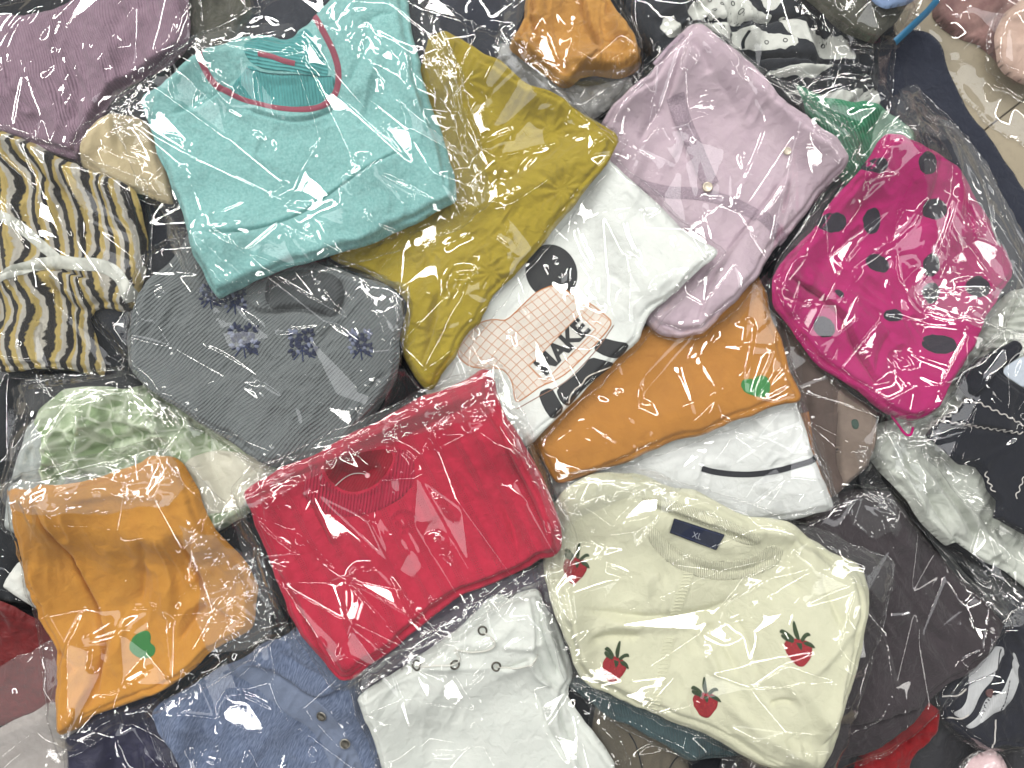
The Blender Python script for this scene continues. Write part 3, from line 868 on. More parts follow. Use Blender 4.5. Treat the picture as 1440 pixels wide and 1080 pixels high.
for P in ([(959, 22), (975, 8), (995, -14), (1048, -14), (1054, 17), (1082, 24), (1084, 32), (1060, 34), (1018, 33), (975, 31)],
          [(979, 40), (1018, 39), (1062, 44), (1090, 53), (1118, 55), (1116, 72), (1076, 74), (1034, 66), (1007, 57), (985, 50)],
          [(1090, 26), (1110, 26), (1146, 48), (1182, 54), (1203, 80), (1192, 90), (1159, 80), (1132, 67), (1101, 49)],
          [(1068, 106), (1118, 99), (1172, 95), (1150, 107), (1132, 117), (1090, 112)],
          [(1096, 128), (1140, 132), (1184, 134), (1236, 124), (1242, 150), (1173, 157), (1130, 142)],
          [(930, 28), (950, 34), (958, 52), (940, 60), (926, 48)], [(1066, -4), (1090, -10), (1096, 8), (1084, 22), (1070, 12)]):
    patch(g, 'printed_patch', P, WHITEP, lift=0.2, wob=1.5)
for L in ([(1030, 46), (1024, 55), (1028, 66)], [(1050, 49), (1044, 58), (1046, 68)]):
    strip(g, 'black_stripe', L, 4, BLACKP, lift=0.5, extra=0.3)
for (x, y) in ((996, 4), (1012, 12), (1030, 6), (1000, 22), (1040, 20), (1010, 48), (1076, 62), (1100, 62), (1160, 62)):
    ring(g, 'printed_dot', x, y, 2.6, 0.6, BLACKP, lift=0.45)
garment('garment', 'olive-grey garment in a glossy bag beside the blue bag seal', 'garment',
        [(1120, -60), (1262, -60), (1290, -10), (1262, 30), (1225, 62), (1190, 50), (1160, 20), (1130, -5)], OLIVEG, t=9, wr=(4, 30, 14), sp=2, bag_pts=[(1305, 0), (1268, 56)], bag_grow=6, film_sp=1.5, crumple=1.4,
        film=FILM_CRISP, ncrease=12)
g = garment('garment', 'light blue garment corner at the top edge beside the blue bag seal', 'garment',
        [(1212, -60), (1300, -60), (1290, -8), (1270, 8), (1246, 15), (1228, 8), (1216, -10)], fabric('light_blue_cloth', rgb(126, 148, 182), rgb(104, 124, 158), 'plain'), t=10, sp=2, bag_grow=10, film_sp=1.5, ncrease=6)
BLUES = plain('blue_plastic', rgb(36, 96, 130), 0.4)
strip(g, 'bag_zip', [(1262, 56), (1290, 30), (1318, 4), (1340, -20)], 9, BLUES, lift=2.0, smooth=0, label='blue plastic zip strip of the bag')

g = garment('sweater', 'green ribbed sweater with a pale mint panel behind the magenta dotted garment', 'sweater',
        [(1110, 128), (1150, 146), (1185, 152), (1234, 152), (1270, 166), (1294, 184), (1296, 260), (1200, 260), (1150, 200)],
        fabric('green_rib', rgb(70, 150, 112), rgb(48, 122, 88), 'rib', p=0.32, bump=1.2), t=12, r=10, ang=35, sp=1.8, wr=(1.5, 40, 20),
        bag_pts=[(1115, 122), (1180, 118), (1236, 122), (1252, 150), (1262, 170)], bag_grow=4, film_sp=1.4, crumple=1.8, ncrease=14, film=FILM_CRISP)
patch(g, 'mint_panel', [(1234, 156), (1268, 167), (1292, 184), (1294, 240), (1222, 240), (1226, 196), (1228, 176)], fabric('pale_mint_cloth', rgb(146, 182, 162), rgb(130, 168, 146), 'plain'), lift=1.6, dome=4)

# ------------------------------------------------------------------ left: mauve knit, beige, striped, leaf print
garment('sweater', 'dusty mauve fine-rib knit sweater, bagged, filling the top left corner', 'sweater',
        [(-60, 26), (0, 22), (28, 14), (66, 12), (96, -2), (150, -50), (270, -50), (275, 0), (274, 56), (266, 76), (244, 89), (200, 107), (160, 129), (142, 156), (116, 196), (106, 222), (67, 214), (0, 196), (-60, 190)],
        fabric('mauve_rib', rgb(142, 118, 134), rgb(118, 96, 111), 'rib', p=0.27, bump=0.7), t=20, r=14, ang=17, fdir=62, wr=(3, 60, 25), sp=1.7,
        feats=[('step', [(116, 196), (150, 130), (230, 88), (270, 70)], 20, 4), ('roll', [(60, 60), (120, 120), (90, 190)], 12, -2.5), ('roll', [(230, 10), (170, 60), (120, 130)], 16, 3)],
        bag_pts=[(285, -20), (290, 70), (150, 190)], bag_grow=5, film_sp=1.25, ncrease=8,
        creases=[('tent', [(55, -5), (40, 18), (12, 55)], 5, 1.6), ('tent', [(0, 52), (12, 92), (10, 150), (5, 190)], 4, 1.4), ('tent', [(64, 0), (50, 30), (28, 50), (20, 80), (13, 94)], 6, 1.8),
                 ('tent', [(80, 20), (48, 60), (28, 95), (20, 130)], 4, 1.2), ('tent', [(78, 30), (60, 60), (48, 98)], 4, 1.2), ('tent', [(89, 18), (78, 72), (66, 112), (80, 96), (110, 38)], 4, 1.3),
                 ('tent', [(46, 105), (34, 150), (27, 185)], 4, 1.1), ('tent', [(113, 96), (104, 146)], 4, 1.2), ('tent', [(118, 154), (140, 142), (156, 127)], 5, 1.2)])
garment('garment', 'pale beige garment corner between the mauve knit and the teal sweater', 'garment',
        [(112, 206), (122, 190), (140, 174), (162, 163), (190, 164), (208, 176), (220, 205), (240, 262), (246, 290), (200, 276), (150, 256), (112, 236)],
        fabric('beige_cloth', rgb(190, 176, 142), rgb(160, 146, 114), 'plain', vscale=0.5), t=12, r=10, sp=1.8, bag_pts=[(165, 150), (225, 140), (250, 290)], bag_grow=6, film_sp=1.3, crumple=1.2, ncrease=10,
        film=FILM_CRISP,
        creases=[('tent', [(148, 205), (180, 222), (216, 232)], 5, 2.0), ('tent', [(140, 212), (162, 244)], 5, 1.8), ('roll', [(165, 190), (176, 198)], 6, 1.5)])
BLK = rgb(30, 32, 40); YEL = rgb(218, 194, 118); WHT = rgb(222, 218, 206)
g = garment('sweater', 'fuzzy black, yellow and white striped sweater with a white ribbon, bagged', 'sweater',
        [(-60, 184), (8, 186), (29, 192), (44, 202), (73, 216), (100, 227), (133, 242), (167, 253), (196, 267), (201, 284), (204, 360), (200, 398), (192, 424), (180, 440), (160, 436), (140, 430), (124, 440), (122, 452),
         (130, 467), (143, 520), (133, 530), (100, 523), (67, 517), (17, 523), (-60, 522)],
        fabric('striped_chenille', BLK, BLK, 'stripes', p=1.65, extra=(BLK, YEL, WHT)), t=20, r=13, ang=8, wr=(3.5, 70, 22), uvwarp=1.0, sp=1.7,
        feats=[('roll', [(10, 200), (60, 250), (100, 280), (130, 330), (150, 380)], 10, -4), ('roll', [(100, 230), (120, 300), (110, 360)], 9, 4), ('step', [(150, 400), (60, 372), (-20, 392)], 30, 5),
               ('roll', [(60, 400), (100, 450), (90, 510)], 9, -4), ('roll', [(130, 440), (90, 430), (60, 390)], 8, -5), ('roll', [(30, 430), (40, 500)], 10, 3)],
        bag_pts=[(205, 262), (160, 470), (165, 520)], bag_grow=8, film_sp=1.25, ncrease=10,
        creases=[('tent', [(0, 232), (30, 256), (100, 300), (120, 330)], 4, 1.4), ('tent', [(22, 308), (60, 336), (90, 346)], 6, 2.0), ('tent', [(88, 290), (108, 336)], 4, 1.2)])
RIB = fabric('white_satin_ribbon', rgb(186, 188, 180), rgb(168, 172, 164), 'satin', rough=0.45)
strip(g, 'ribbon', [(-10, 298), (20, 312), (50, 340), (80, 366), (96, 376)], 14, RIB, lift=1.0, label='white satin ribbon')
strip(g, 'ribbon', [(-12, 396), (16, 386), (50, 372), (80, 366), (110, 372), (150, 374), (176, 390), (190, 424)], 18, RIB, lift=1.1, extra=0.6, label='white satin ribbon')

garment('garment', 'pale grey satin garment at the left under the leaf-print blouse', 'garment',
        [(43, 596), (62, 586), (84, 590), (110, 640), (110, 720), (40, 760), (10, 742), (6, 713), (16, 668), (29, 630)], fabric('pale_grey_satin', rgb(180, 186, 184), rgb(160, 168, 164), 'satin', rough=0.5),
        t=10, sp=2, wr=(3, 40, 20), bag_grow=6, film_sp=1.5, ncrease=10)
garment('garment', 'small white garment corner beside the dark red garment at the left edge', 'garment',
        [(2, 826), (14, 808), (34, 786), (60, 800), (60, 870), (40, 850), (22, 838)], WHITEP, t=6, sp=2, bag=False, layers=1)
garment('garment', 'dark red satin garment at the left edge beside the orange top', 'garment',
        [(-60, 830), (0, 838), (26, 846), (46, 860), (70, 880), (110, 900), (110, 1000), (60, 1010), (20, 1020), (-60, 1036)], fabric('dark_red_satin', rgb(96, 4, 8), rgb(66, 2, 5), 'satin', rough=0.6),
        t=10, sp=2.5, wr=(2, 60, 30), bag=False)
garment('garment', 'greyish white garment in a hazy bag at the bottom left corner', 'garment',
        [(-60, 1030), (0, 1022), (40, 1006), (70, 985), (110, 978), (130, 1020), (130, 1130), (-60, 1130)], fabric('grey_white_cloth', rgb(168, 162, 158), rgb(146, 138, 134), 'plain'), t=10, sp=2.5,
        bag_pts=[(-40, 960), (80, 900)], bag_grow=6, film_sp=1.8, ncrease=8, film=FILM_MILKY)
garment('blouse', 'pale green leaf-print blouse, crumpled in its bag beside the grey ribbed top', 'blouse',
        [(60, 575), (90, 548), (130, 540), (170, 548), (200, 540), (240, 560), (283, 593), (333, 627), (392, 660), (372, 700), (340, 730), (280, 760), (150, 760), (90, 700), (72, 660), (78, 610)],
        fabric('leaf_print', rgb(196, 206, 184), rgb(134, 156, 116), 'leaf'), t=18, r=12, wr=(7, 40, 20), ang=20, sp=1.6,
        feats=[('step', [(118, 560), (120, 620), (100, 680)], 22, 6), ('roll', [(100, 600), (110, 650), (84, 660)], 8, -6), ('roll', [(115, 640), (160, 620), (230, 600)], 8, -6),
               ('roll', [(170, 560), (180, 600), (250, 610)], 9, 6), ('step', [(290, 600), (240, 610), (190, 610)], 16, 5), ('roll', [(140, 560), (150, 600)], 8, 5), ('roll', [(270, 630), (330, 650)], 10, -4)],
        bag_pts=[(40, 540), (10, 720), (170, 520), (270, 575), (400, 700)], bag_grow=4, film_sp=1.25, film=FILM_CRISP, crumple=1.6, ncrease=30)
flap(garments[-1], [(20, 545), (60, 530), (110, 524), (165, 524), (176, 545), (150, 566), (90, 574), (40, 580)], 5, 1.0)
flap(garments[-1], [(168, 520), (215, 525), (262, 560), (300, 600), (270, 620), (220, 600), (180, 580)], -35, 0.8)
patch(garments[-1], 'white_panel', [(250, 680), (270, 640), (310, 632), (350, 640), (392, 662), (370, 700), (330, 720), (270, 720)], fabric('cream_white_cloth', rgb(208, 206, 190), rgb(196, 192, 174), 'plain'), lift=1.5, dome=4)

# ------------------------------------------------------------------ bottom edge
garment('garment', 'deep navy garment in a glossy bag at the bottom edge beside the denim blue blouse', 'garment',
        [(95, 1130), (100, 1030), (140, 1000), (215, 985), (250, 1010), (262, 1060), (275, 1130)], fabric('navy_satin', rgb(26, 26, 60), rgb(18, 18, 46), 'satin', rough=0.5), t=12, wr=(5, 40, 20), sp=2, bag_grow=8, film_sp=1.4,
        crumple=1.4, ncrease=12, film=FILM_CRISP)
garment('garment', 'purple-grey satin garment showing in a band above the white lace-up blouse', 'garment',
        [(440, 900), (560, 860), (660, 820), (760, 800), (810, 830), (760, 900), (560, 1000), (470, 1000)], fabric('purple_satin', rgb(98, 88, 108), rgb(74, 66, 86), 'satin'), t=8, sp=2.5, bag_grow=10, film_sp=1.6, ncrease=14)
g = garment('blouse', 'denim-blue pleated blouse with metal buttons, bagged, at the bottom edge', 'blouse',
        [(214, 1000), (226, 985), (250, 975), (300, 945), (340, 925), (375, 905), (400, 895), (440, 870), (490, 880), (504, 957), (522, 1010), (540, 1060), (560, 1130), (270, 1130), (256, 1075), (238, 1040)],
        fabric('blue_pleats', rgb(122, 136, 164), rgb(78, 92, 122), 'pleat', bump=0.5), t=16, r=12, ang=-25, wr=(3, 50, 25), sp=1.6, uvwarp=0.6,
        feats=[('step', [(500, 950), (452, 980), (420, 968), (370, 935), (330, 940)], 30, -3), ('roll', [(375, 905), (420, 935), (480, 950)], 10, -3), ('roll', [(240, 1000), (300, 1030), (340, 1080)], 16, 4)],
        bag_pts=[(205, 1000), (330, 905), (560, 1100)], bag_grow=5, film_sp=1.25, ncrease=10,
        creases=[('tent', [(310, 1030), (314, 975), (350, 972), (400, 1000)], 6, 2.2), ('tent', [(266, 1038), (290, 1056), (322, 1072)], 6, 2.0), ('tent', [(444, 1000), (446, 1030)], 4, 1.3), ('tent', [(466, 990), (490, 1010), (492, 1032)], 4, 1.3),
                 ('tent', [(500, 985), (492, 1030)], 3, 1.2), ('roll', [(436, 1050), (446, 1062)], 7, 2)])
DENIMS = fabric('blue_plain_band', rgb(118, 130, 154), rgb(106, 118, 142), 'plain')
patch(g, 'collar_band', [(318, 938), (342, 930), (366, 936), (400, 952), (452, 981), (478, 1010), (505, 1060), (520, 1110), (488, 1130), (470, 1080), (440, 1030), (400, 1000), (360, 972), (330, 950)], DENIMS, lift=1.0, dome=3)
METAL = plain('dark_metal', rgb(96, 92, 84), 0.3, 0.9)
disc(g, 'button', 454, 1004, 6.2, METAL, h=2.2, lift=1.4); disc(g, 'button', 487, 1042, 6.8, METAL, h=2.2, lift=1.4)
for (x, y) in ((454, 1004), (487, 1042)): ring(g, 'button_rim', x, y, 6.4, 1.1, plain('silver_metal', rgb(170, 166, 156), 0.3, 0.9), lift=3.0)
g = garment('garment', 'beige-brown tweed garment at the bottom edge beside the white lace-up blouse', 'garment',
        [(840, 985), (880, 1005), (930, 1035), (966, 1052), (972, 1130), (850, 1130), (830, 1050)], fabric('tweed', rgb(112, 105, 90), rgb(72, 66, 56), 'tweed'), t=10, sp=2, bag_grow=7, film_sp=1.4, ncrease=8)
thread(g, 'seam_line', [(884, 1030), (894, 1045), (900, 1070), (906, 1090)], 0.8, BLACKP); thread(g, 'seam_line', [(936, 1085), (950, 1065), (962, 1054)], 0.8, BLACKP)
garment('sweater', 'dark teal ribbed sweater peeking out under the cream strawberry sweater', 'sweater',
        [(790, 965), (900, 930), (1190, 890), (1206, 915), (1213, 940), (1209, 984), (1198, 1004), (1179, 1019), (1130, 1050), (1050, 1062), (977, 1074), (938, 1049), (843, 1002)],
        fabric('dark_teal_rib', rgb(70, 92, 96), rgb(48, 66, 72), 'rib', p=0.3, bump=0.7), t=12, r=10, ang=10, sp=2,
        bag_pts=[(1216, 905), (1240, 935), (1268, 988), (1240, 1003)], bag_grow=4, film_sp=1.4, ncrease=12,
        creases=[('tent', [(1226, 930), (1252, 962), (1268, 988)], 6, 2.0)])

g = garment('cardigan', 'black and white argyle cardigan with a button at the lower right edge', 'cardigan',
        [(1391, 890), (1410, 850), (1432, 834), (1500, 830), (1500, 1060), (1413, 1048), (1389, 1052), (1353, 1034), (1331, 1014), (1320, 979), (1350, 940)],
        fabric('black_argyle_knit', rgb(34, 36, 48), rgb(24, 26, 36), 'ribknit', p=0.2, bump=0.12), t=15, r=14, ang=30, wr=(2.5, 40, 22), sp=1.7, bag_grow=6, film_sp=1.4, ncrease=9,
        feats=[('step', [(1420, 900), (1396, 960), (1370, 1020)], 16, 2.5)])
WKN = fabric('white_knit', rgb(206, 208, 210), rgb(190, 192, 196), 'ribknit', p=0.16, bump=0.12)
patch(g, 'argyle_patch', [(1360, 940), (1392, 906), (1413, 909), (1397, 940), (1378, 972), (1366, 992), (1350, 1009), (1336, 1002), (1352, 985), (1359, 965)], WKN, lift=0.4)
patch(g, 'argyle_patch', [(1424, 914), (1431, 925), (1429, 945), (1416, 986), (1390, 1003), (1360, 1022), (1352, 1018), (1376, 998), (1384, 982), (1404, 960)], WKN, lift=0.4)
DK = plain('dark_thread', rgb(30, 30, 40)); WTH = plain('white_thread', rgb(206, 202, 198))
for k in range(9):
    t = k / 9; thread(g, 'stitch', [(1358 + 40 * t, 962 - 22 * t), (1361 + 40 * t, 960 - 22 * t)], 0.6, DK, smooth=0)
    thread(g, 'stitch', [(1398 + 6 * t, 942 - 32 * t), (1398.6 + 6 * t, 938.5 - 32 * t)], 0.6, DK, smooth=0)
    thread(g, 'stitch', [(1400 + 12 * t, 1000 - 50 * t), (1401 + 12 * t, 996 - 50 * t)], 0.6, DK, smooth=0)
thread(g, 'piping', [(1324, 978), (1340, 976), (1354, 966)], 0.9, WTH); thread(g, 'piping', [(1330, 1008), (1345, 1010), (1356, 1000)], 0.9, WTH)
thread(g, 'piping', [(1398, 1010), (1396, 1030), (1390, 1048)], 0.9, WTH)
disc(g, 'button', 1388, 972, 6, plain('brown_button', rgb(96, 66, 66), 0.35), h=2, lift=0.6)

garment('trousers', 'plum-brown soft trousers in a bag at the lower right', 'trousers',
        [(1130, 735), (1170, 705), (1215, 690), (1262, 694), (1310, 750), (1345, 800), (1385, 842), (1407, 874), (1391, 902), (1362, 936), (1329, 962), (1305, 986), (1281, 1020), (1254, 1040), (1216, 1060), (1150, 1090), (1090, 1130), (1040, 1080), (1120, 900)],
        fabric('plum_cloth', rgb(62, 54, 59), rgb(44, 38, 43), 'plain', vscale=0.6, bump=0.5), t=18, r=12, ang=35, wr=(3.5, 70, 24), sp=1.8,
        feats=[('roll', [(1240, 800), (1290, 900), (1330, 960)], 14, 5), ('roll', [(1290, 780), (1340, 860), (1380, 900)], 11, -4), ('roll', [(1210, 820), (1250, 900), (1270, 980)], 12, -4), ('step', [(1180, 1020), (1240, 1000), (1300, 985)], 22, 3)],
        bag_pts=[(1412, 876), (1190, 700), (1280, 1035)], bag_grow=6, film_sp=1.3, ncrease=14,
        creases=[('tent', [(1345, 770), (1380, 830), (1405, 872)], 5, 2), ('tent', [(1300, 752), (1352, 782), (1408, 810)], 5, 1.6)])

flap(garments[-1], [(1186, 702), (1220, 690), (1256, 700), (1262, 744), (1230, 756), (1200, 740)], -30, 1.3, cell=12, stretch=1.6)
flap(garments[-1], [(1300, 740), (1350, 770), (1400, 806), (1420, 850), (1406, 876), (1370, 836), (1320, 780)], -45, 0.8, stretch=4)
# ------------------------------------------------------------------ right: white ruffle, black scalloped, taupe
g = garment('blouse', 'white ruffled blouse with ribbed ruffles, bagged, on the right', 'blouse',
        [(1218, 634), (1227, 605), (1257, 590), (1300, 570), (1345, 520), (1372, 475), (1400, 435), (1430, 408), (1500, 395), (1500, 880), (1460, 850), (1432, 822), (1413, 802), (1389, 791), (1365, 773), (1340, 758), (1336, 765), (1322, 768), (1300, 744), (1269, 705), (1250, 678)],
        fabric('white_ruffle_cloth', rgb(204, 208, 200), rgb(188, 194, 184), 'plain', bump=0.4), t=18, r=11, ang=-30, wr=(4, 50, 16), sp=1.6,
        feats=[('roll', [(1232, 630), (1262, 660), (1300, 740)], 6, 4), ('roll', [(1250, 620), (1300, 680), (1330, 750)], 6, -5), ('roll', [(1280, 640), (1330, 700), (1360, 760)], 7, 5), ('roll', [(1310, 660), (1350, 710), (1390, 780)], 6, -4),
               ('roll', [(1340, 690), (1380, 740), (1420, 800)], 8, 5), ('step', [(1330, 755), (1300, 700), (1260, 640)], 14, 4), ('roll', [(1380, 720), (1420, 760), (1440, 800)], 7, -4)] +
              [('roll', [(1290 + 9 * k, 596 - 14 * k), (1330 + 9 * k, 600 - 14 * k)], 3.0, 4.0) for k in range(12)] + [('roll', [(1360 + 9 * k, 502 - 12 * k), (1420 + 9 * k, 500 - 12 * k)], 3.2, 3.6) for k in range(7)],
        bag_pts=[(1205, 622), (1420, 400), (1440, 860), (1250, 700)], bag_grow=5, film_sp=1.25, ncrease=18, crumple=1.2,
        creases=[('tent', [(1250, 600), (1290, 680), (1370, 710)], 5, 1.8), ('tent', [(1300, 674), (1360, 690), (1385, 702), (1420, 700)], 7, 2.4)])
flap(g, [(1206, 618), (1230, 600), (1262, 604), (1300, 640), (1310, 690), (1276, 686), (1236, 652)], -40, 1.0)
flap(g, [(1350, 790), (1400, 800), (1440, 850), (1436, 880), (1408, 872), (1370, 840)], -50, 0.9)
g = garment('camisole', 'black camisole with white zigzag stitching and a narrow strap, bagged, right edge', 'camisole',
        [(1297, 613), (1304, 602), (1330, 585), (1366, 562), (1356, 548), (1347, 536), (1360, 520), (1395, 495), (1427, 475), (1439, 483), (1433, 499), (1402, 523), (1440, 545), (1500, 560), (1500, 790), (1437, 748),
         (1408, 733), (1392, 731), (1406, 709), (1402, 700), (1388, 690), (1392, 680), (1384, 664), (1377, 656), (1346, 652), (1317, 624)],
        fabric('black_matt_cloth', rgb(22, 25, 36), rgb(16, 19, 28), 'plain', bump=0.12), t=11, r=8, wr=(1.2, 50, 30), sp=1.5,
        feats=[('step', [(1366, 562), (1400, 522), (1436, 495)], 12, 2.0), ('step', [(1300, 606), (1366, 596), (1440, 612)], 16, 3), ('step', [(1402, 523), (1366, 562), (1330, 585)], 12, -2)],
        bag_pts=[(1340, 520), (1300, 640), (1420, 465)], bag_grow=6, film_sp=1.25, ncrease=6,
        creases=[('tent', [(1290, 617), (1320, 616), (1340, 606), (1380, 610), (1440, 604)], 7, 2.6), ('tent', [(1346, 652), (1390, 640), (1440, 612)], 6, 2.2), ('tent', [(1382, 540), (1390, 562), (1440, 590)], 4, 1.6), ('tent', [(1310, 594), (1380, 596), (1445, 604)], 3, 1.2)])
patch(g, 'pale_patch', [(1406, 522), (1438, 500), (1470, 500), (1470, 556), (1440, 543)], fabric('pale_blue_white', rgb(206, 216, 228), rgb(196, 206, 220), 'plain'), lift=0.4, extra=0.2)
def zigzag(A, B, n, a):
    A = np.array(A, float); B = np.array(B, float); d = (B - A) / np.hypot(*(B - A)); nn = np.array([-d[1], d[0]])
    return [tuple(A + (B - A) * k / n + nn * a * (1 if k % 2 else -1)) for k in range(n + 1)]
for (A, B, n) in (((1302, 600), (1366, 562), 14), ((1366, 562), (1446, 600), 14), ((1310, 590), (1440, 610), 26), ((1386, 664), (1396, 692), 6), ((1440, 668), (1426, 700), 6)):
    thread(g, 'zigzag_stitch', zigzag(A, B, n, 2.6), 0.7, WTH, lift=0.7, smooth=1)
for (A, B, n) in (((1300, 604), (1350, 576), 10),):
    thread(g, 'zigzag_stitch', zigzag(A, B, n, 2.6), 0.9, WTH, lift=1.0, smooth=1)

g = garment('garment', 'taupe and brown garment in a bag between the orange cardigan and the magenta garment', 'garment',
        [(1060, 400), (1090, 440), (1130, 480), (1176, 530), (1228, 580), (1221, 627), (1207, 660), (1180, 690), (1160, 700), (1120, 720), (1060, 640), (1040, 500)],
        fabric('taupe_cloth', rgb(98, 84, 78), rgb(78, 67, 62), 'plain', vscale=0.4), t=14, r=10, ang=4, wr=(1.5, 60, 25), sp=1.8, bag_grow=6, film_sp=1.4, ncrease=16, bag_pts=[(1190, 700), (1240, 580)],
        feats=[('step', [(1176, 700), (1176, 620), (1172, 540)], 25, -3), ('roll', [(1125, 480), (1140, 600), (1150, 690)], 8, -3)])
flap(g, [(1184, 630), (1204, 624), (1222, 650), (1240, 690), (1262, 740), (1252, 752), (1224, 712), (1196, 670)], -60, 1.2, stretch=3)
patch(g, 'pale_panel', [(1176, 536), (1226, 582), (1220, 627), (1206, 660), (1178, 692), (1175, 600)], fabric('light_taupe_cloth', rgb(128, 114, 104), rgb(112, 99, 91), 'plain'), lift=1.2, dome=4)
strip(g, 'rust_edge', [(1132, 580), (1140, 630), (1150, 680), (1158, 700)], 14, fabric('rust_cloth', rgb(172, 116, 66), rgb(150, 96, 56), 'plain'), lift=2.0)
patch(g, 'green_motif', [(1191, 590), (1199, 588), (1201, 596), (1198, 603), (1192, 602)], plain('dark_green_print', rgb(24, 56, 44)), lift=0.4, extra=1.2)

# ------------------------------------------------------------------ middle: white with black line, orange cardigan, mustard crumpled top
g = garment('t_shirt', 'white t-shirt with one curved black line, bagged, under the orange cardigan', 't-shirt',
        [(770, 650), (880, 610), (1000, 560), (1110, 540), (1122, 585), (1132, 620), (1146, 660), (1168, 714), (1130, 726), (1080, 738), (1000, 760), (880, 740), (780, 700)],
        fabric('white_jersey', rgb(222, 225, 223), rgb(210, 214, 212), 'plain'), t=13, r=9, ang=-10, sp=1.7, bag_grow=7, film_sp=1.25, ncrease=7,
        creases=[('tent', [(1034, 602), (1005, 645), (973, 690)], 6, 2.4), ('tent', [(965, 615), (935, 680)], 4, 1.4), ('tent', [(1125, 590), (1130, 640)], 5, 1.8), ('tent', [(975, 685), (1060, 712)], 3, 1.2)],
        feats=[('roll', [(1060, 590), (1100, 630), (1140, 650)], 14, 1.5), ('roll', [(990, 650), (1030, 655)], 8, 1.5)])
flap(g, [(1108, 556), (1128, 570), (1146, 620), (1160, 680), (1174, 712), (1160, 716), (1138, 660), (1122, 610)], -70, 0.9, stretch=4)
strip(g, 'black_line', [(987, 659), (1004, 664), (1040, 668), (1080, 662), (1118, 650), (1144, 641)], 8, plain('black_print', rgb(30, 32, 40), 0.8), lift=0.5, hump=False)
GREENP = plain('green_print', rgb(46, 122, 58), 0.7)
def heart(g, P, lab):
    patch(g, 'heart_patch', P, GREENP, lift=0.7, dome=1.4, sp=1.0, smooth=1, label=lab, wob=0.35)
g = garment('cardigan', 'orange cardigan with a green heart, bagged, under the lilac blouse tip', 'cardigan',
        [(746, 616), (767, 590), (793, 560), (813, 530), (843, 507), (877, 485), (905, 462), (930, 440), (980, 400), (1040, 370), (1072, 384), (1079, 412), (1080, 443), (1093, 473), (1107, 517), (1117, 552), (1113, 562), (1103, 565), (1077, 573), (1027, 590), (993, 607), (960, 617),
         (930, 627), (880, 650), (840, 664), (800, 676), (782, 679), (770, 660), (758, 636)],
        fabric('orange_jersey', rgb(180, 124, 54), rgb(162, 108, 46), 'plain', vscale=0.5), t=13, r=9, ang=-25, wr=(1.0, 60, 30), sp=1.7,
        feats=[('roll', [(780, 640), (880, 610), (1000, 570)], 22, 1.5), ('roll', [(1110, 540), (1080, 560), (1060, 570)], 5, -2)],
        bag_pts=[(738, 600), (775, 690), (1124, 560), (1085, 400)], bag_grow=5, film_sp=1.25, ncrease=10, crumple=0.9,
        creases=[('tent', [(819, 595), (866, 628)], 5, 2.2), ('tent', [(800, 604), (834, 626)], 4, 1.4), ('tent', [(865, 576), (888, 598), (928, 622)], 5, 2.0), ('tent', [(888, 602), (894, 634), (918, 606)], 5, 2.2), ('tent', [(894, 634), (932, 622)], 5, 2.2),
                 ('tent', [(946, 512), (954, 534), (962, 560), (972, 598)], 6, 2.0), ('tent', [(972, 500), (1000, 550), (1022, 606)], 4, 1.6), ('tent', [(1056, 455), (1040, 520), (1032, 536)], 5, 2.2), ('tent', [(1084, 482), (1066, 520), (1045, 565)], 5, 2.2),
                 ('tent', [(1010, 458), (984, 500), (976, 540)], 4, 1.8), ('tent', [(865, 510), (873, 532)], 4, 2), ('tent', [(790, 634), (822, 634)], 3, 1.6), ('tent', [(1030, 453), (1056, 454)], 3, 1.4)])
heart(g, [(1055, 534), (1048, 532), (1038, 535), (1036, 545), (1043, 553), (1054, 557), (1066, 559), (1073, 552), (1076, 540), (1072, 530), (1064, 527), (1058, 530)], 'green heart')

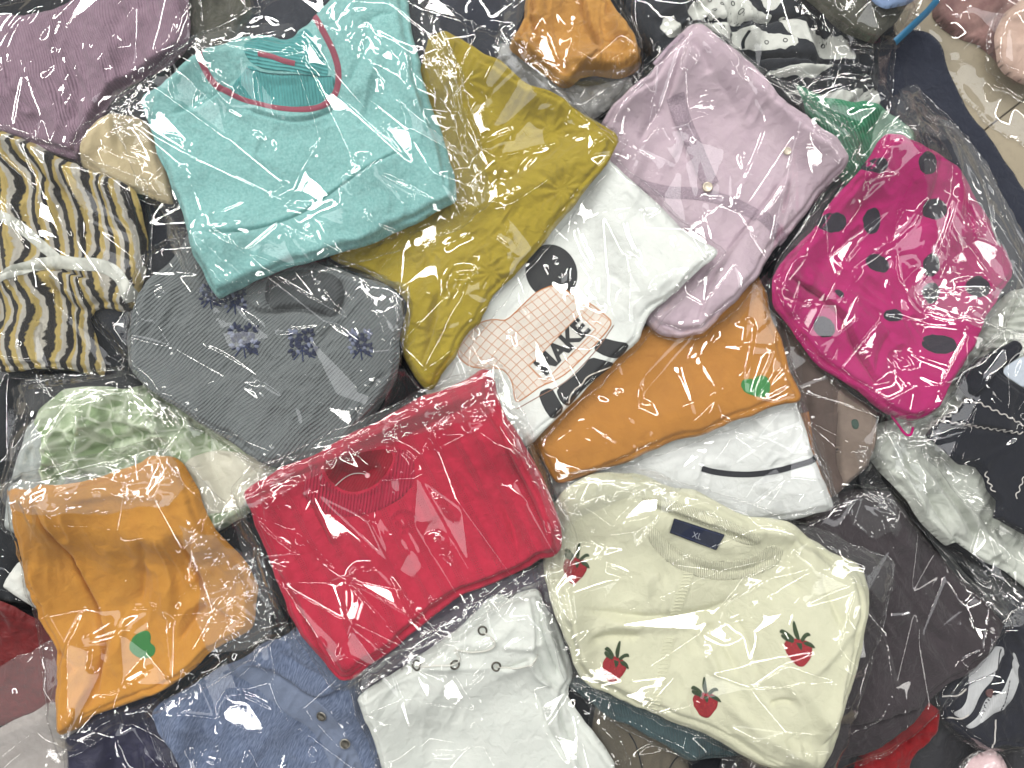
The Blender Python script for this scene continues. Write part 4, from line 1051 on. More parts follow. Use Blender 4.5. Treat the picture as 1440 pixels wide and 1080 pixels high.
g = garment('blouse', 'white frilled garment in a hazy bag under the mustard crumpled top', 'garment',
        [(700, 60), (760, 90), (800, 120), (884, 108), (890, 126), (868, 142), (829, 170), (800, 156), (740, 128), (700, 100)], fabric('frill_white', rgb(196, 196, 194), rgb(180, 180, 180), 'plain', bump=0.6), t=12, sp=1.8, wr=(4, 24, 10),
        bag_grow=5, film_sp=1.3, film=FILM_MILKY, ncrease=16, crumple=1.2)
garment('top', 'mustard-orange crumpled top with gathered frills, bagged, at the top edge', 'top',
        [(745, -60), (738, 28), (721, 50), (714, 72), (735, 88), (760, 98), (785, 122), (804, 124), (816, 108), (840, 106), (862, 112), (879, 110), (901, 97), (898, 75), (887, 42), (873, 17), (862, -5), (845, -60)],
        fabric('mustard_orange_cloth', rgb(192, 142, 70), rgb(168, 120, 54), 'plain', bump=0.5), t=24, r=14, wr=(7, 44, 18), ang=10, sp=1.5,
        feats=[('step', [(844, 74), (846, 62), (826, 28), (820, -20)], 24, -6), ('step', [(812, 122), (826, 92), (848, 70)], 18, 4), ('roll', [(770, 60), (785, 90), (800, 112)], 7, -5), ('roll', [(790, 90), (830, 96), (845, 76)], 8, 5),
               ('roll', [(720, 60), (760, 80), (780, 100)], 9, 4), ('step', [(886, 60), (850, 62), (846, 50)], 12, 4), ('roll', [(872, 18), (884, 50), (884, 76)], 5, -3)] +
              [('roll', [(842 + 6.5 * k, 76 + k), (838 + 7.5 * k, 108)], 2.2, 2.6) for k in range(8)],
        bag_pts=[(700, 70), (712, -20), (870, 130)], bag_grow=6, film_sp=1.25, ncrease=10, film=FILM_CRISP,
        creases=[('tent', [(790, 72), (806, 52), (826, 34)], 6, 2.2), ('tent', [(744, 90), (762, 30), (778, 0)], 5, 2.2), ('tent', [(700, 90), (716, 30), (728, -10)], 6, 2.6), ('tent', [(757, 96), (800, 116)], 5, 2.0), ('tent', [(860, 108), (886, 84)], 6, 2), ('tent', [(708, 72), (704, 20), (720, -20)], 5, 2.2)])

flap(garments[-1], [(698, 98), (706, 40), (722, -14), (746, -14), (742, 20), (722, 60), (712, 104)], 70, 1.1)
flap(garments[-1], [(706, 84), (740, 92), (790, 118), (856, 112), (900, 96), (906, 112), (866, 140), (800, 150), (740, 126)], -15, 0.8)
# ------------------------------------------------------------------ lilac blouse
LIL = fabric('lilac_jersey', rgb(192, 174, 184), rgb(178, 158, 172), 'plain', vscale=0.5)
LACE = fabric('lilac_knit_band', rgb(178, 162, 172), rgb(152, 136, 148), 'lace')
g = garment('blouse', 'lilac blouse with textured bands and pearl buttons, bagged, beside the olive garment', 'blouse',
        [(972, 40), (990, 46), (1012, 64), (1040, 83), (1062, 103), (1082, 125), (1107, 150), (1134, 172), (1164, 196), (1192, 222), (1188, 240), (1160, 272), (1132, 305), (1082, 364), (1057, 397), (1038, 418), (1009, 449), (986, 473), (972, 470), (953, 476),
         (927, 470), (911, 453), (900, 430), (880, 330), (846, 240), (836, 190), (843, 178), (862, 150), (884, 131), (912, 111), (920, 92), (943, 69), (959, 50)],
        LIL, t=18, r=12, ang=-20, fdir=80, wr=(1.6, 55, 28), sp=1.6,
        feats=[('step', [(940, 144), (945, 120), (962, 64)], 16, -3.5), ('roll', [(962, 66), (984, 84), (996, 112)], 9, -3), ('step', [(975, 468), (1000, 385), (1067, 302), (1120, 230)], 26, -4.5),
               ('roll', [(900, 200), (914, 170), (936, 146)], 8, -2.5), ('step', [(940, 144), (952, 180), (982, 250), (996, 285)], 26, 1.6), ('roll', [(1020, 160), (1040, 230), (1046, 300)], 20, 2), ('roll', [(990, 100), (1040, 150), (1070, 230)], 12, -1.8),
               ('roll', [(925, 455), (955, 466), (975, 462)], 5, -3), ('roll', [(1062, 110), (1120, 180), (1150, 230)], 14, 2)],
        bag_pts=[(840, 178), (1206, 226), (1196, 200), (1060, 400), (1100, 130)], bag_grow=5, film_sp=1.25, ncrease=10, crumple=0.9,
        creases=[('tent', [(1003, 92), (1040, 116), (1070, 160), (1076, 180), (1062, 220), (1050, 250), (1028, 312)], 5, 2.2), ('tent', [(1027, 130), (1028, 200), (1024, 312)], 4, 1.8), ('tent', [(1108, 240), (1090, 280), (1062, 316), (1040, 350)], 6, 2.4),
                 ('tent', [(984, 280), (998, 320), (1002, 392)], 7, 2.6), ('tent', [(1018, 338), (1005, 388)], 4, 1.6), ('tent', [(920, 160), (936, 190), (948, 206)], 7, 2.6), ('tent', [(1040, 215), (1052, 256)], 5, 2),
                 ('tent', [(846, 186), (900, 216), (932, 232)], 4, 1.6), ('tent', [(896, 222), (880, 246)], 4, 1.8), ('tent', [(1100, 140), (1116, 206)], 4, 1.6), ('tent', [(984, 279), (1022, 280)], 3, 1.4)])
flap(g, [(1070, 104), (1110, 128), (1160, 150), (1206, 206), (1212, 232), (1186, 236), (1160, 196), (1110, 160)], -38, 1.1, stretch=4)
flap(g, [(1020, 452), (1056, 402), (1110, 350), (1170, 290), (1176, 300), (1116, 366), (1064, 412), (1030, 460)], 45, 0.6, stretch=4)
strip(g, 'textured_band', [(950, 134), (962, 168), (982, 212), (996, 246), (1002, 258)], 24, LACE, lift=1.4, label='textured lilac front band')
strip(g, 'textured_band', [(900, 256), (940, 268), (990, 270), (1030, 282), (1066, 298), (1110, 336)], 17, LACE, lift=0.7, label='textured lilac cross band')
strip(g, 'gathered_edge', [(918, 98), (934, 78), (956, 56)], 8, LACE, lift=2.0)
PEARL = plain('pearl_button', rgb(196, 186, 168), 0.25, 0.3)
disc(g, 'button', 996, 262, 7.2, PEARL, h=3.2, lift=1.6, label='round pearl button'); disc(g, 'button', 1109, 211, 5.6, PEARL, h=2.4, lift=0.8, label='pearl button near the right edge')

# ------------------------------------------------------------------ white graphic t-shirt
WT = fabric('white_tee_jersey', rgb(222, 226, 222), rgb(210, 215, 211), 'plain', vscale=0.4)
g = tee = garment('t_shirt', 'white t-shirt with orange grid print, black disc and the word MAKE, bagged', 't-shirt',
        [(856, 228), (884, 254), (911, 276), (942, 307), (960, 326), (989, 346), (1004, 357), (998, 368), (978, 382), (953, 402), (931, 427), (913, 441), (904, 458), (898, 474), (884, 491), (860, 514), (827, 540), (804, 567), (776, 593), (753, 620),
         (700, 640), (650, 600), (600, 560), (560, 480), (640, 340), (760, 220), (830, 200)],
        WT, t=13, r=10, ang=-35, fdir=110, wr=(1.0, 55, 30), sp=1.6,
        feats=[('roll', [(840, 300), (900, 350), (950, 340)], 24, 2.4), ('roll', [(800, 500), (850, 460), (900, 410), (980, 375)], 12, 2.6), ('roll', [(850, 380), (880, 400), (900, 430)], 16, -2), ('roll', [(872, 260), (910, 300), (960, 345)], 9, 2),
               ('roll', [(930, 420), (900, 440), (870, 480)], 9, -1.5)],
        bag_pts=[(852, 215), (1012, 360), (890, 488)], bag_grow=5, film_sp=1.25, ncrease=8, crumple=0.9,
        creases=[('tent', [(809, 300), (818, 340), (840, 384)], 5, 1.8), ('tent', [(868, 300), (880, 350), (896, 372)], 4, 1.6), ('tent', [(874, 362), (896, 370)], 6, 2.2), ('tent', [(874, 362), (904, 394)], 4, 1.6), ('tent', [(842, 390), (844, 432)], 5, 1.8),
                 ('tent', [(798, 414), (808, 452), (816, 464), (850, 458)], 6, 2.4), ('tent', [(716, 462), (722, 496)], 6, 2.0), ('tent', [(764, 360), (780, 388), (794, 392), (800, 362)], 4, 1.6), ('tent', [(936, 338), (950, 362)], 4, 1.6), ('tent', [(962, 350), (961, 372)], 4, 1.6)])
BPR = plain('black_ink', rgb(24, 27, 31), 0.7); OPR = plain('orange_ink', rgb(196, 124, 60), 0.7); FPR = plain('cream_ink', rgb(212, 204, 194), 0.8)
a = np.linspace(0, 2 * math.pi, 28, endpoint=False)
patch(g, 'black_disc', [(776 + 37 * math.cos(t) + 3 * math.sin(t), 381 + 40 * math.sin(t)) for t in a], BPR, lift=0.15, smooth=0)
GO = [(773, 402), (758, 408), (747, 417), (730, 434), (713, 450), (704, 450), (697, 449), (684, 450), (670, 456), (656, 468), (647, 482), (643, 496), (648, 506), (660, 515), (676, 518), (693, 517), (706, 519), (713, 525), (720, 536), (722, 547), (723, 558), (727, 566), (737, 560), (748, 552),
      (760, 543), (780, 535), (798, 524), (815, 507), (828, 494), (842, 478), (853, 466), (860, 453), (850, 442), (840, 433), (826, 424), (813, 420), (802, 411), (790, 403), (781, 400)]
patch(g, 'grid_face', GO, FPR, lift=0.15, smooth=1, extra=0.25)
# grid lines clipped to the printed shape
GP = np.array(chaikin(GO, 1))
def inside(p):
    x, y = p; c = False; n = len(GP)
    for k in range(n):
        x1, y1 = GP[k]; x2, y2 = GP[(k + 1) % n]
        if (y1 > y) != (y2 > y) and x < (x2 - x1) * (y - y1) / (y2 - y1) + x1: c = not c
    return c
def gridline(fn):
    run = []
    for t in np.linspace(-140, 140, 94):
        p = fn(t)
        if inside(p) and not (abs((p[0] - 791) * 0.70 - (p[1] - 489) * 0.714) < 51 and abs((p[0] - 791) * 0.714 + (p[1] - 489) * 0.70) < 15.5): run.append(p)
        else:
            if len(run) > 3: thread(g, 'grid_line', run, 0.3, OPR, lift=0.5, smooth=0, step=2.0)
            run = []
    if len(run) > 3: thread(g, 'grid_line', run, 0.3, OPR, lift=0.5, smooth=0, step=2.0)
ca, sa = math.cos(math.radians(-44)), math.sin(math.radians(-44))
for i in range(-12, 13):
    o = i * 11.5
    gridline(lambda t: (770 + t * ca - o * sa + 4 * math.sin(t / 32 + i * 0.2), 480 + t * sa + o * ca + 6 * math.sin(t / 40)))
    gridline(lambda t: (770 - t * sa + o * ca + 4 * math.sin(t / 36), 480 + t * ca + o * sa + 5 * math.sin(t / 30 + i * 0.25)))
thread(g, 'grid_outline', GO + GO[:1], 0.55, OPR, lift=0.6, smooth=1)
BX = [(753, 519), (823, 449), (834, 462), (764, 531)]
WB = [(744.2, 514.6), (815.6, 441.7), (837.8, 463.4), (766.4, 536.3)]; patch(g, 'word_box', WB, fabric('word_box_white', rgb(214, 214, 208), None, 'plain'), lift=0.1, smooth=0, extra=0.65)
thread(g, 'word_box_outline', WB + WB[:1], 0.4, OPR, lift=0.95, smooth=0)
text(g, 'word_make', 'MAKE', 791, 489, 34, 45.6, BPR, lift=1.1, sx=1.0, bold=0.04, spacing=1.0, label='black word MAKE')
for P in ([(832, 491), (847, 475), (863, 480), (884, 484), (878, 496), (868, 505), (850, 502)], [(781, 547), (800, 534), (818, 517), (830, 502), (848, 507), (864, 511), (854, 520), (838, 532), (823, 544), (810, 558), (799, 572), (787, 565)],
          [(756, 552), (775, 544), (784, 560), (793, 576), (776, 591), (764, 574)]):
    patch(g, 'black_print_shape', P, BPR, lift=0.15, smooth=1, extra=0.1)
thread(g, 'scalloped_outline', [(799, 567), (800, 557), (808, 546), (818, 541), (822, 532), (832, 526), (846, 521), (858, 516)], 0.8, FPR, lift=0.5)
thread(g, 'orange_arc', [(727, 575), (760, 556), (792, 540), (815, 518), (842, 488), (862, 458)], 0.45, plain('brown_ink', rgb(150, 110, 90), 0.7), lift=0.5)

# ------------------------------------------------------------------ olive garment
garment('top', 'olive mustard top with puckered daisy relief, bagged, half under the teal sweater', 'top',
        [(623, 38), (647, 50), (668, 66), (684, 80), (704, 92), (722, 106), (740, 122), (767, 131), (800, 148), (833, 171), (850, 186), (862, 192), (870, 204), (863, 218), (847, 241), (830, 262), (813, 284), (798, 302), (780, 322), (762, 346), (740, 364), (722, 388), (708, 398),
         (690, 422), (672, 456), (650, 476), (638, 504), (624, 522), (609, 546), (600, 548), (588, 536), (570, 507), (563, 473), (566, 450), (572, 427), (555, 405), (530, 390), (487, 374), (455, 360), (500, 300), (560, 180), (590, 90), (600, 50)],
        fabric('olive_cloth', rgb(164, 146, 44), rgb(140, 122, 34), 'plain', vscale=0.5, bump=0.4), t=14, r=9, ang=-40, wr=(1.8, 36, 18), sp=1.4,
        feats=[('daisy', 790, 268, 40, 11, 1.6), ('daisy', 705, 225, 34, 10, 1.4), ('daisy', 775, 185, 32, 10, 1.2), ('daisy', 690, 385, 36, 11, 1.5), ('daisy', 600, 350, 32, 10, 1.3), ('daisy', 655, 110, 32, 10, 1.3), ('daisy', 640, 310, 30, 10, 1.1), ('daisy', 610, 470, 28, 10, 1.3),
               ('roll', [(650, 260), (700, 255), (760, 225), (800, 195)], 9, -2.4), ('roll', [(610, 300), (700, 285), (760, 260)], 16, 2), ('roll', [(600, 480), (615, 430), (618, 400)], 8, -4), ('step', [(590, 520), (606, 480), (616, 440)], 16, -3),
               ('roll', [(738, 122), (735, 142), (700, 180)], 8, -2), ('roll', [(846, 190), (856, 205), (858, 216)], 3, 1.6), ('roll', [(838, 184), (848, 205), (850, 222)], 3, 1.4)],
        bag_pts=[(560, -10), (620, 6), (680, 42), (712, 90), (878, 202)], bag_grow=5, film_sp=1.25, ncrease=12, crumple=1.0,
        creases=[('tent', [(600, 85), (640, 110), (670, 124), (692, 150)], 12, 3.0), ('roll', [(676, 204), (698, 192), (724, 188)], 8, 2.2), ('tent', [(682, 272), (700, 250), (722, 258), (736, 222), (768, 214)], 5, 2.2), ('tent', [(786, 175), (816, 188), (832, 184)], 4, 1.6),
                 ('roll', [(830, 184), (844, 204)], 8, 2.4), ('tent', [(628, 60), (640, 120), (660, 190), (690, 250)], 4, 1.4), ('tent', [(626, 352), (640, 340), (666, 330)], 5, 2.0), ('roll', [(630, 424), (634, 384), (676, 386)], 10, 3.0), ('tent', [(694, 336), (718, 354)], 5, 2.0),
                 ('tent', [(618, 80), (626, 160), (640, 250)], 5, 2), ('tent', [(655, 175), (665, 250), (690, 262)], 4, 1.6)])

# ------------------------------------------------------------------ grey ribbed top with flowers
DG = fabric('dark_grey_rib', rgb(76, 80, 82), rgb(62, 66, 68), 'ribknit', p=0.34, bump=0.5)
g = garment('top', 'grey ribbed top with navy embroidered flowers, bagged, below the teal sweater', 'top',
        [(240, 360), (212, 395), (198, 415), (188, 455), (181, 475), (184, 500), (188, 522), (213, 542), (250, 568), (283, 594), (333, 628), (367, 648), (387, 658), (420, 652), (470, 640), (515, 592), (535, 566), (550, 546), (560, 527), (563, 493), (570, 449), (567, 420), (548, 404),
         (527, 393), (504, 386), (482, 380), (455, 372), (400, 340), (320, 320), (260, 325)],
        fabric('grey_rib', rgb(116, 122, 123), rgb(98, 104, 107), 'ribknit', p=0.34, bump=0.9), t=18, r=13, ang=-45, fdir=148, seed=233, wr=(1.5, 50, 30), sp=1.5, uvwarp=0.3,
        feats=[('step', [(345, 425), (368, 440), (420, 434), (462, 446)], 26, 3.5), ('roll', [(372, 385), (380, 432), (372, 440)], 7, -3), ('roll', [(478, 390), (486, 420), (470, 450)], 7, -4), ('roll', [(380, 438), (420, 430), (455, 442), (468, 455)], 6, -3),
               ('roll', [(440, 510), (455, 470), (470, 455)], 9, -2.5), ('roll', [(225, 520), (300, 560), (380, 620)], 18, 2.5), ('step', [(500, 640), (496, 590), (520, 540), (556, 520)], 18, -4), ('roll', [(255, 380), (232, 440), (220, 500)], 12, 2)],
        bag_pts=[(210, 352), (192, 410), (572, 408), (572, 450), (548, 560), (372, 665)], bag_grow=5, film_sp=1.2, ncrease=8, crumple=0.85,
        creases=[('tent', [(202, 420), (228, 455), (256, 508)], 4, 1.6), ('tent', [(280, 483), (310, 496), (360, 528), (414, 563)], 4, 2.2), ('tent', [(421, 568), (428, 590), (429, 616)], 4, 1.8), ('roll', [(226, 414), (236, 410)], 6, 2), ('tent', [(452, 374), (446, 400)], 7, 2.4),
                 ('tent', [(388, 467), (430, 464), (460, 460)], 3, 1.6), ('tent', [(488, 455), (525, 455), (540, 440)], 5, 1.8), ('tent', [(487, 522), (555, 527)], 4, 1.8), ('tent', [(506, 552), (512, 536), (540, 538)], 6, 2.4), ('tent', [(478, 450), (484, 430), (510, 402)], 5, 2.0), ('tent', [(540, 446), (570, 424)], 5, 2)])
flap(g, [(500, 384), (540, 388), (574, 406), (580, 450), (570, 480), (545, 470), (534, 430), (510, 410)], -60, 0.9)
flap(g, [(548, 545), (560, 520), (575, 520), (600, 560), (560, 590), (530, 590)], -50, 0.9)
patch(g, 'neck_panel', [(372, 384), (430, 376), (478, 388), (486, 416), (470, 448), (455, 442), (420, 432), (384, 438), (372, 420)], DG, lift=0.5, dome=4, ang=-45)
NV = fabric('navy_thread', rgb(44, 54, 88), rgb(32, 40, 68), 'thread', p=0.06); NV2 = fabric('grey_blue_thread', rgb(150, 158, 184), rgb(110, 118, 148), 'thread', p=0.06)
rf = np.random.RandomState(5)
def flower(cx, cy, s):
    k = 0
    for (ox, oy, n) in ((-9, -8, 9), (10, 8, 9), (8, -9, 7), (-8, 7, 6), (1, 0, 7)):
        a0 = rf.uniform(0, 6)
        for i in range(n):
            a = a0 + i * 2 * math.pi / n + rf.uniform(-.2, .2); L = s * rf.uniform(7, 11)
            dx, dy = math.cos(a), math.sin(a)
            bx, by = cx + ox * s + dx * 1.5 * s, cy + oy * s + dy * 1.5 * s
            P = [(bx, by), (bx + dx * L * .4 - dy * 3.0 * s, by + dy * L * .4 + dx * 3.0 * s), (bx + dx * L, by + dy * L), (bx + dx * L * .4 + dy * 3.0 * s, by + dy * L * .4 - dx * 3.0 * s)]
            patch(g, 'embroidered_petal', P, NV2 if (rf.rand() < (0.40 if ox < 0 else 0.2)) else NV, lift=0.9 + 0.3 * rf.rand(), dome=1.6, sp=0.8, smooth=2, extra=0.2 * rf.rand() + (0.5 if k == 2 else 0.1 * k), ang=math.degrees(a) + 90)
        k += 1
    for (dx, dy) in ((2, 22), (-10, 20), (16, 18)):
        thread(g, 'embroidered_stem', [(cx, cy + 8 * s), (cx + dx * 0.5 * s, cy + 14 * s), (cx + dx * s, cy + dy * s)], 0.8, NV, lift=0.4)
for (x, y, s) in ((342, 476, 1.25), (424, 482, 1.2), (507, 482, 1.1), (330, 420, 1.0), (297, 414, 0.95)): flower(x, y, s)
# ------------------------------------------------------------------ teal fleece sweater
TEAL = fabric('teal_fleece', rgb(104, 170, 168), rgb(154, 204, 202), 'fleece')
TRIB = fabric('teal_rib', rgb(88, 160, 160), rgb(74, 142, 144), 'rib', p=0.34, bump=0.8)
PINK = fabric('pink_trim', rgb(186, 96, 116), rgb(166, 78, 98), 'thread', p=0.05)
g = garment('sweater', 'teal fleece sweater with a pink-trimmed ribbed collar, bagged, on top of the pile', 'sweater',
        [(197, 140), (202, 130), (213, 124), (253, 93), (283, 76), (307, 62), (343, 49), (367, 43), (397, 50), (411, 44), (414, 36), (433, 27), (450, 5), (470, -14), (560, -26), (572, -5), (574, 13), (580, 40), (587, 77), (594, 112), (612, 160), (627, 207), (640, 260), (641, 284), (627, 291),
         (580, 316), (530, 337), (480, 353), (440, 366), (400, 378), (370, 392), (345, 400), (322, 412), (309, 422), (296, 402), (287, 384), (274, 360), (266, 330), (250, 293), (233, 253), (216, 207), (201, 167)],
        TEAL, t=30, r=17, ang=-10, wr=(2.0, 60, 35), sp=1.4, layers=2, sdf_edge=8,
        feats=[('step', [(262, 327), (310, 332), (352, 328), (417, 303), (480, 262), (520, 238), (560, 218), (598, 196)], 34, -5.5), ('roll', [(262, 322), (352, 322), (417, 297), (480, 255), (540, 226), (598, 190)], 8, 2.5),
               ('step', [(234, 160), (275, 146), (312, 124), (336, 108)], 18, -3), ('step', [(330, 146), (368, 158), (400, 167), (430, 166), (461, 151), (484, 128)], 16, 3), ('roll', [(236, 158), (262, 144), (290, 126)], 6, -2), ('step', [(584, 120), (596, 158), (604, 176), (618, 208), (628, 270)], 14, -5),
               ('roll', [(482, 128), (505, 95), (520, 50), (512, 24)], 9, -3), ('roll', [(498, 140), (524, 110), (540, 60)], 12, 3), ('roll', [(240, 180), (238, 240), (262, 310)], 7, -1.6), ('roll', [(250, 240), (330, 230), (430, 240)], 30, 2.5),
               ('roll', [(293, 370), (294, 400), (306, 416)], 3, -2), ('roll', [(560, 280), (500, 310), (430, 330)], 18, 2), ('roll', [(510, 40), (530, 20), (560, 20)], 10, -3),
               ('roll', [(300, 66), (330, 100), (370, 118), (420, 122), (455, 106), (462, 60), (440, 20)], 12, -1.0), ('roll', [(296, 130), (350, 162), (420, 172), (480, 150)], 12, 2)],
        bag_pts=[(160, 140), (168, 185), (300, 46), (420, -30), (650, 120), (690, 282), (648, 316), (590, -20), (280, 410)], bag_grow=5, film_sp=1.2, ncrease=14, crumple=0.95,
        creases=[('tent', [(274, 153), (296, 116), (306, 92), (292, 78)], 4, 1.8), ('tent', [(274, 153), (310, 122), (320, 100)], 4, 1.8), ('tent', [(245, 92), (246, 115), (249, 145)], 4, 1.5), ('tent', [(368, 88), (400, 76), (434, 58), (430, 98)], 5, 2.2), ('roll', [(415, 70), (428, 88)], 6, 2.2),
                 ('tent', [(366, 88), (366, 145), (380, 215)], 4, 1.5), ('tent', [(390, 122), (391, 180), (386, 240)], 4, 1.8), ('tent', [(264, 200), (270, 218), (262, 240)], 7, 2.2), ('tent', [(350, 185), (366, 190), (378, 210)], 4, 1.8), ('tent', [(377, 278), (392, 264), (408, 258)], 5, 2),
                 ('roll', [(398, 284), (420, 282), (440, 288)], 6, 2.6), ('tent', [(304, 306), (330, 294), (352, 280)], 4, 1.8), ('tent', [(308, 322), (350, 312)], 4, 1.6), ('tent', [(487, 80), (506, 50), (522, 46), (508, 100)], 5, 2.2), ('tent', [(536, 48), (538, 150)], 4, 1.4),
                 ('tent', [(498, 226), (528, 230), (500, 250), (497, 278), (518, 300)], 6, 2.4), ('tent', [(572, 285), (604, 258)], 5, 2.2), ('tent', [(512, 305), (526, 310)], 5, 2), ('tent', [(640, 80), (650, 160), (660, 240), (680, 262)], 5, 2.0), ('tent', [(612, 60), (640, 150), (646, 230)], 5, 2.2),
                 ('tent', [(396, 345), (430, 322), (448, 310)], 4, 1.8), ('tent', [(436, 208), (444, 218), (438, 226)], 6, 2.2), ('tent', [(330, 60), (400, 44), (430, 40)], 4, 1.8)])
flap(g, [(592, 20), (618, 30), (642, 110), (664, 190), (690, 280), (668, 296), (640, 288), (636, 240), (612, 140), (596, 80)], -72, 1.2, stretch=3.5)
flap(g, [(158, 128), (190, 118), (226, 116), (222, 150), (204, 196), (176, 196), (160, 160)], 20, 1.2, stretch=1.5)
flap(g, [(276, 68), (300, 56), (340, 44), (400, 36), (420, 40), (410, 54), (340, 66), (296, 90)], 15, 0.8, stretch=2.5)
flap(g, [(230, 290), (250, 300), (286, 380), (296, 410), (276, 406), (248, 350)], -62, 0.7, stretch=4)
patch(g, 'collar_back', [(345, 56), (372, 48), (400, 54), (424, 40), (440, 48), (458, 84), (464, 108), (440, 108), (412, 104), (370, 100), (348, 86)], TRIB, lift=0.8, dome=5, ang=80)
patch(g, 'collar_front', [(352, 92), (370, 104), (400, 108), (440, 108), (466, 106), (472, 112), (466, 130), (448, 143), (418, 151), (380, 149), (348, 141), (322, 132), (330, 116), (342, 104)], TRIB, lift=1.6, dome=5, ang=4)
strip(g, 'pink_trim', [(286, 77), (290, 100), (300, 118), (318, 128), (340, 137), (367, 145), (400, 152), (430, 153), (455, 146), (472, 130), (478, 104), (472, 78), (458, 50), (440, 19)], 8.5, PINK, lift=1.8, label='pink collar trim')
strip(g, 'pink_neck_tape', [(366, 79), (385, 82), (402, 90), (418, 94)], 7, PINK, lift=1.4, extra=0.8, label='short pink neck tape')
thread(g, 'neck_crease_shade', [(348, 98), (372, 104), (410, 108), (466, 108)], 0.5, plain('shade_teal', rgb(40, 90, 94), 0.9), lift=1.3)  # dark cord that paints the shade of the crease at the neck

# ------------------------------------------------------------------ magenta garment with dots
MAG = fabric('magenta_cloth', rgb(176, 22, 106), rgb(150, 14, 86), 'plain', vscale=0.5, sheen=0.1)
g = garment('garment', 'magenta garment with black polka dots in a wrinkled bag on the right', 'garment',
        [(1240, 193), (1262, 191), (1290, 196), (1328, 208), (1362, 222), (1376, 244), (1384, 267), (1398, 292), (1409, 317), (1429, 350), (1438, 372), (1432, 390), (1412, 404), (1398, 429), (1378, 460), (1368, 482), (1346, 516), (1326, 549), (1312, 574), (1284, 590), (1262, 590), (1238, 580),
         (1221, 566), (1204, 550), (1184, 536), (1166, 524), (1145, 508), (1123, 477), (1100, 454), (1083, 432), (1080, 410), (1084, 392), (1104, 364), (1143, 322), (1173, 281), (1207, 239), (1226, 208)],
        MAG, t=26, r=15, ang=35, fdir=65, wr=(2.6, 55, 26), sp=1.5,
        feats=[('step', [(1090, 384), (1150, 410), (1160, 420), (1186, 440), (1200, 480), (1222, 520), (1240, 580)], 26, 5), ('roll', [(1100, 440), (1150, 470), (1190, 520)], 12, -3), ('roll', [(1150, 436), (1110, 420), (1090, 420)], 7, -3),
               ('step', [(1280, 592), (1300, 560), (1330, 530)], 14, -3), ('roll', [(1260, 460), (1230, 510), (1225, 540)], 8, -2.5), ('roll', [(1328, 210), (1320, 270), (1290, 330)], 10, -3), ('roll', [(1200, 260), (1190, 330), (1200, 380)], 18, 3), ('roll', [(1340, 300), (1380, 360), (1370, 430)], 14, 3)],
        bag_pts=[(1262, 132), (1300, 112), (1304, 150), (1338, 158), (1366, 180), (1400, 230), (1424, 290), (1452, 340), (1452, 400), (1070, 410), (1215, 196), (1400, 440)], bag_grow=4, film_sp=1.15, film=film_material("bright_clear_film", haze=0.022, refl=2.2, crumple=0.0014, scale=0.5), ncrease=16, crumple=1.7,
        creases=[('tent', [(1172, 348), (1190, 300), (1204, 274), (1222, 254), (1262, 254), (1265, 274)], 4, 2.0), ('tent', [(1172, 348), (1174, 370), (1186, 382), (1230, 356), (1282, 322), (1300, 290), (1320, 250)], 4, 2.4), ('tent', [(1288, 168), (1292, 200), (1286, 236), (1264, 270)], 5, 2.2),
                 ('tent', [(1330, 170), (1352, 236), (1348, 320), (1380, 380), (1400, 410)], 7, 3.2), ('tent', [(1366, 196), (1400, 260), (1410, 330), (1400, 410)], 6, 3.2), ('tent', [(1353, 240), (1320, 360), (1290, 400), (1282, 412), (1298, 436), (1366, 462)], 6, 3.4), ('tent', [(1282, 412), (1340, 414), (1394, 412)], 5, 2.8),
                 ('tent', [(1176, 430), (1190, 400), (1210, 376)], 6, 2.6), ('tent', [(1240, 492), (1272, 508), (1262, 536), (1256, 542), (1240, 492)], 5, 2.8), ('tent', [(1272, 522), (1318, 552)], 6, 2.8), ('tent', [(1228, 580), (1252, 564)], 5, 2), ('tent', [(1266, 492), (1318, 518)], 4, 1.8), ('tent', [(1206, 545), (1246, 534)], 4, 1.8),
                 ('tent', [(1100, 460), (1140, 510), (1200, 562), (1240, 600)], 4, 1.6), ('tent', [(1090, 425), (1150, 430), (1180, 432)], 3, 1.4), ('tent', [(1200, 440), (1366, 464)], 4, 1.6), ('tent', [(1262, 132), (1270, 160), (1252, 190)], 6, 3)])
flap(g, [(1322, 160), (1356, 176), (1394, 222), (1430, 300), (1452, 350), (1450, 412), (1410, 424), (1382, 400), (1370, 330), (1350, 250), (1330, 206)], -62, 2.0, mat=FILM_MILKY, stretch=3.5, cell=12)
flap(g, [(1282, 230), (1330, 236), (1352, 300), (1380, 390), (1330, 400), (1300, 380), (1316, 320)], -72, 1.2, stretch=3.5, cell=13)
flap(g, [(1232, 200), (1250, 160), (1262, 130), (1300, 112), (1306, 150), (1330, 164), (1322, 204), (1280, 194)], 40, 1.2, stretch=1.6, cell=14)
flap(g, [(1226, 566), (1262, 586), (1300, 580), (1316, 600), (1290, 640), (1250, 622)], 10, 1.0)
flap(g, [(1276, 408), (1300, 392), (1350, 404), (1400, 410), (1380, 450), (1360, 464), (1300, 440)], -20, 1.2, mat=FILM_MILKY, cell=14, stretch=1.5)
DOT = fabric('black_dot_print', rgb(42, 38, 50), None, 'plain')
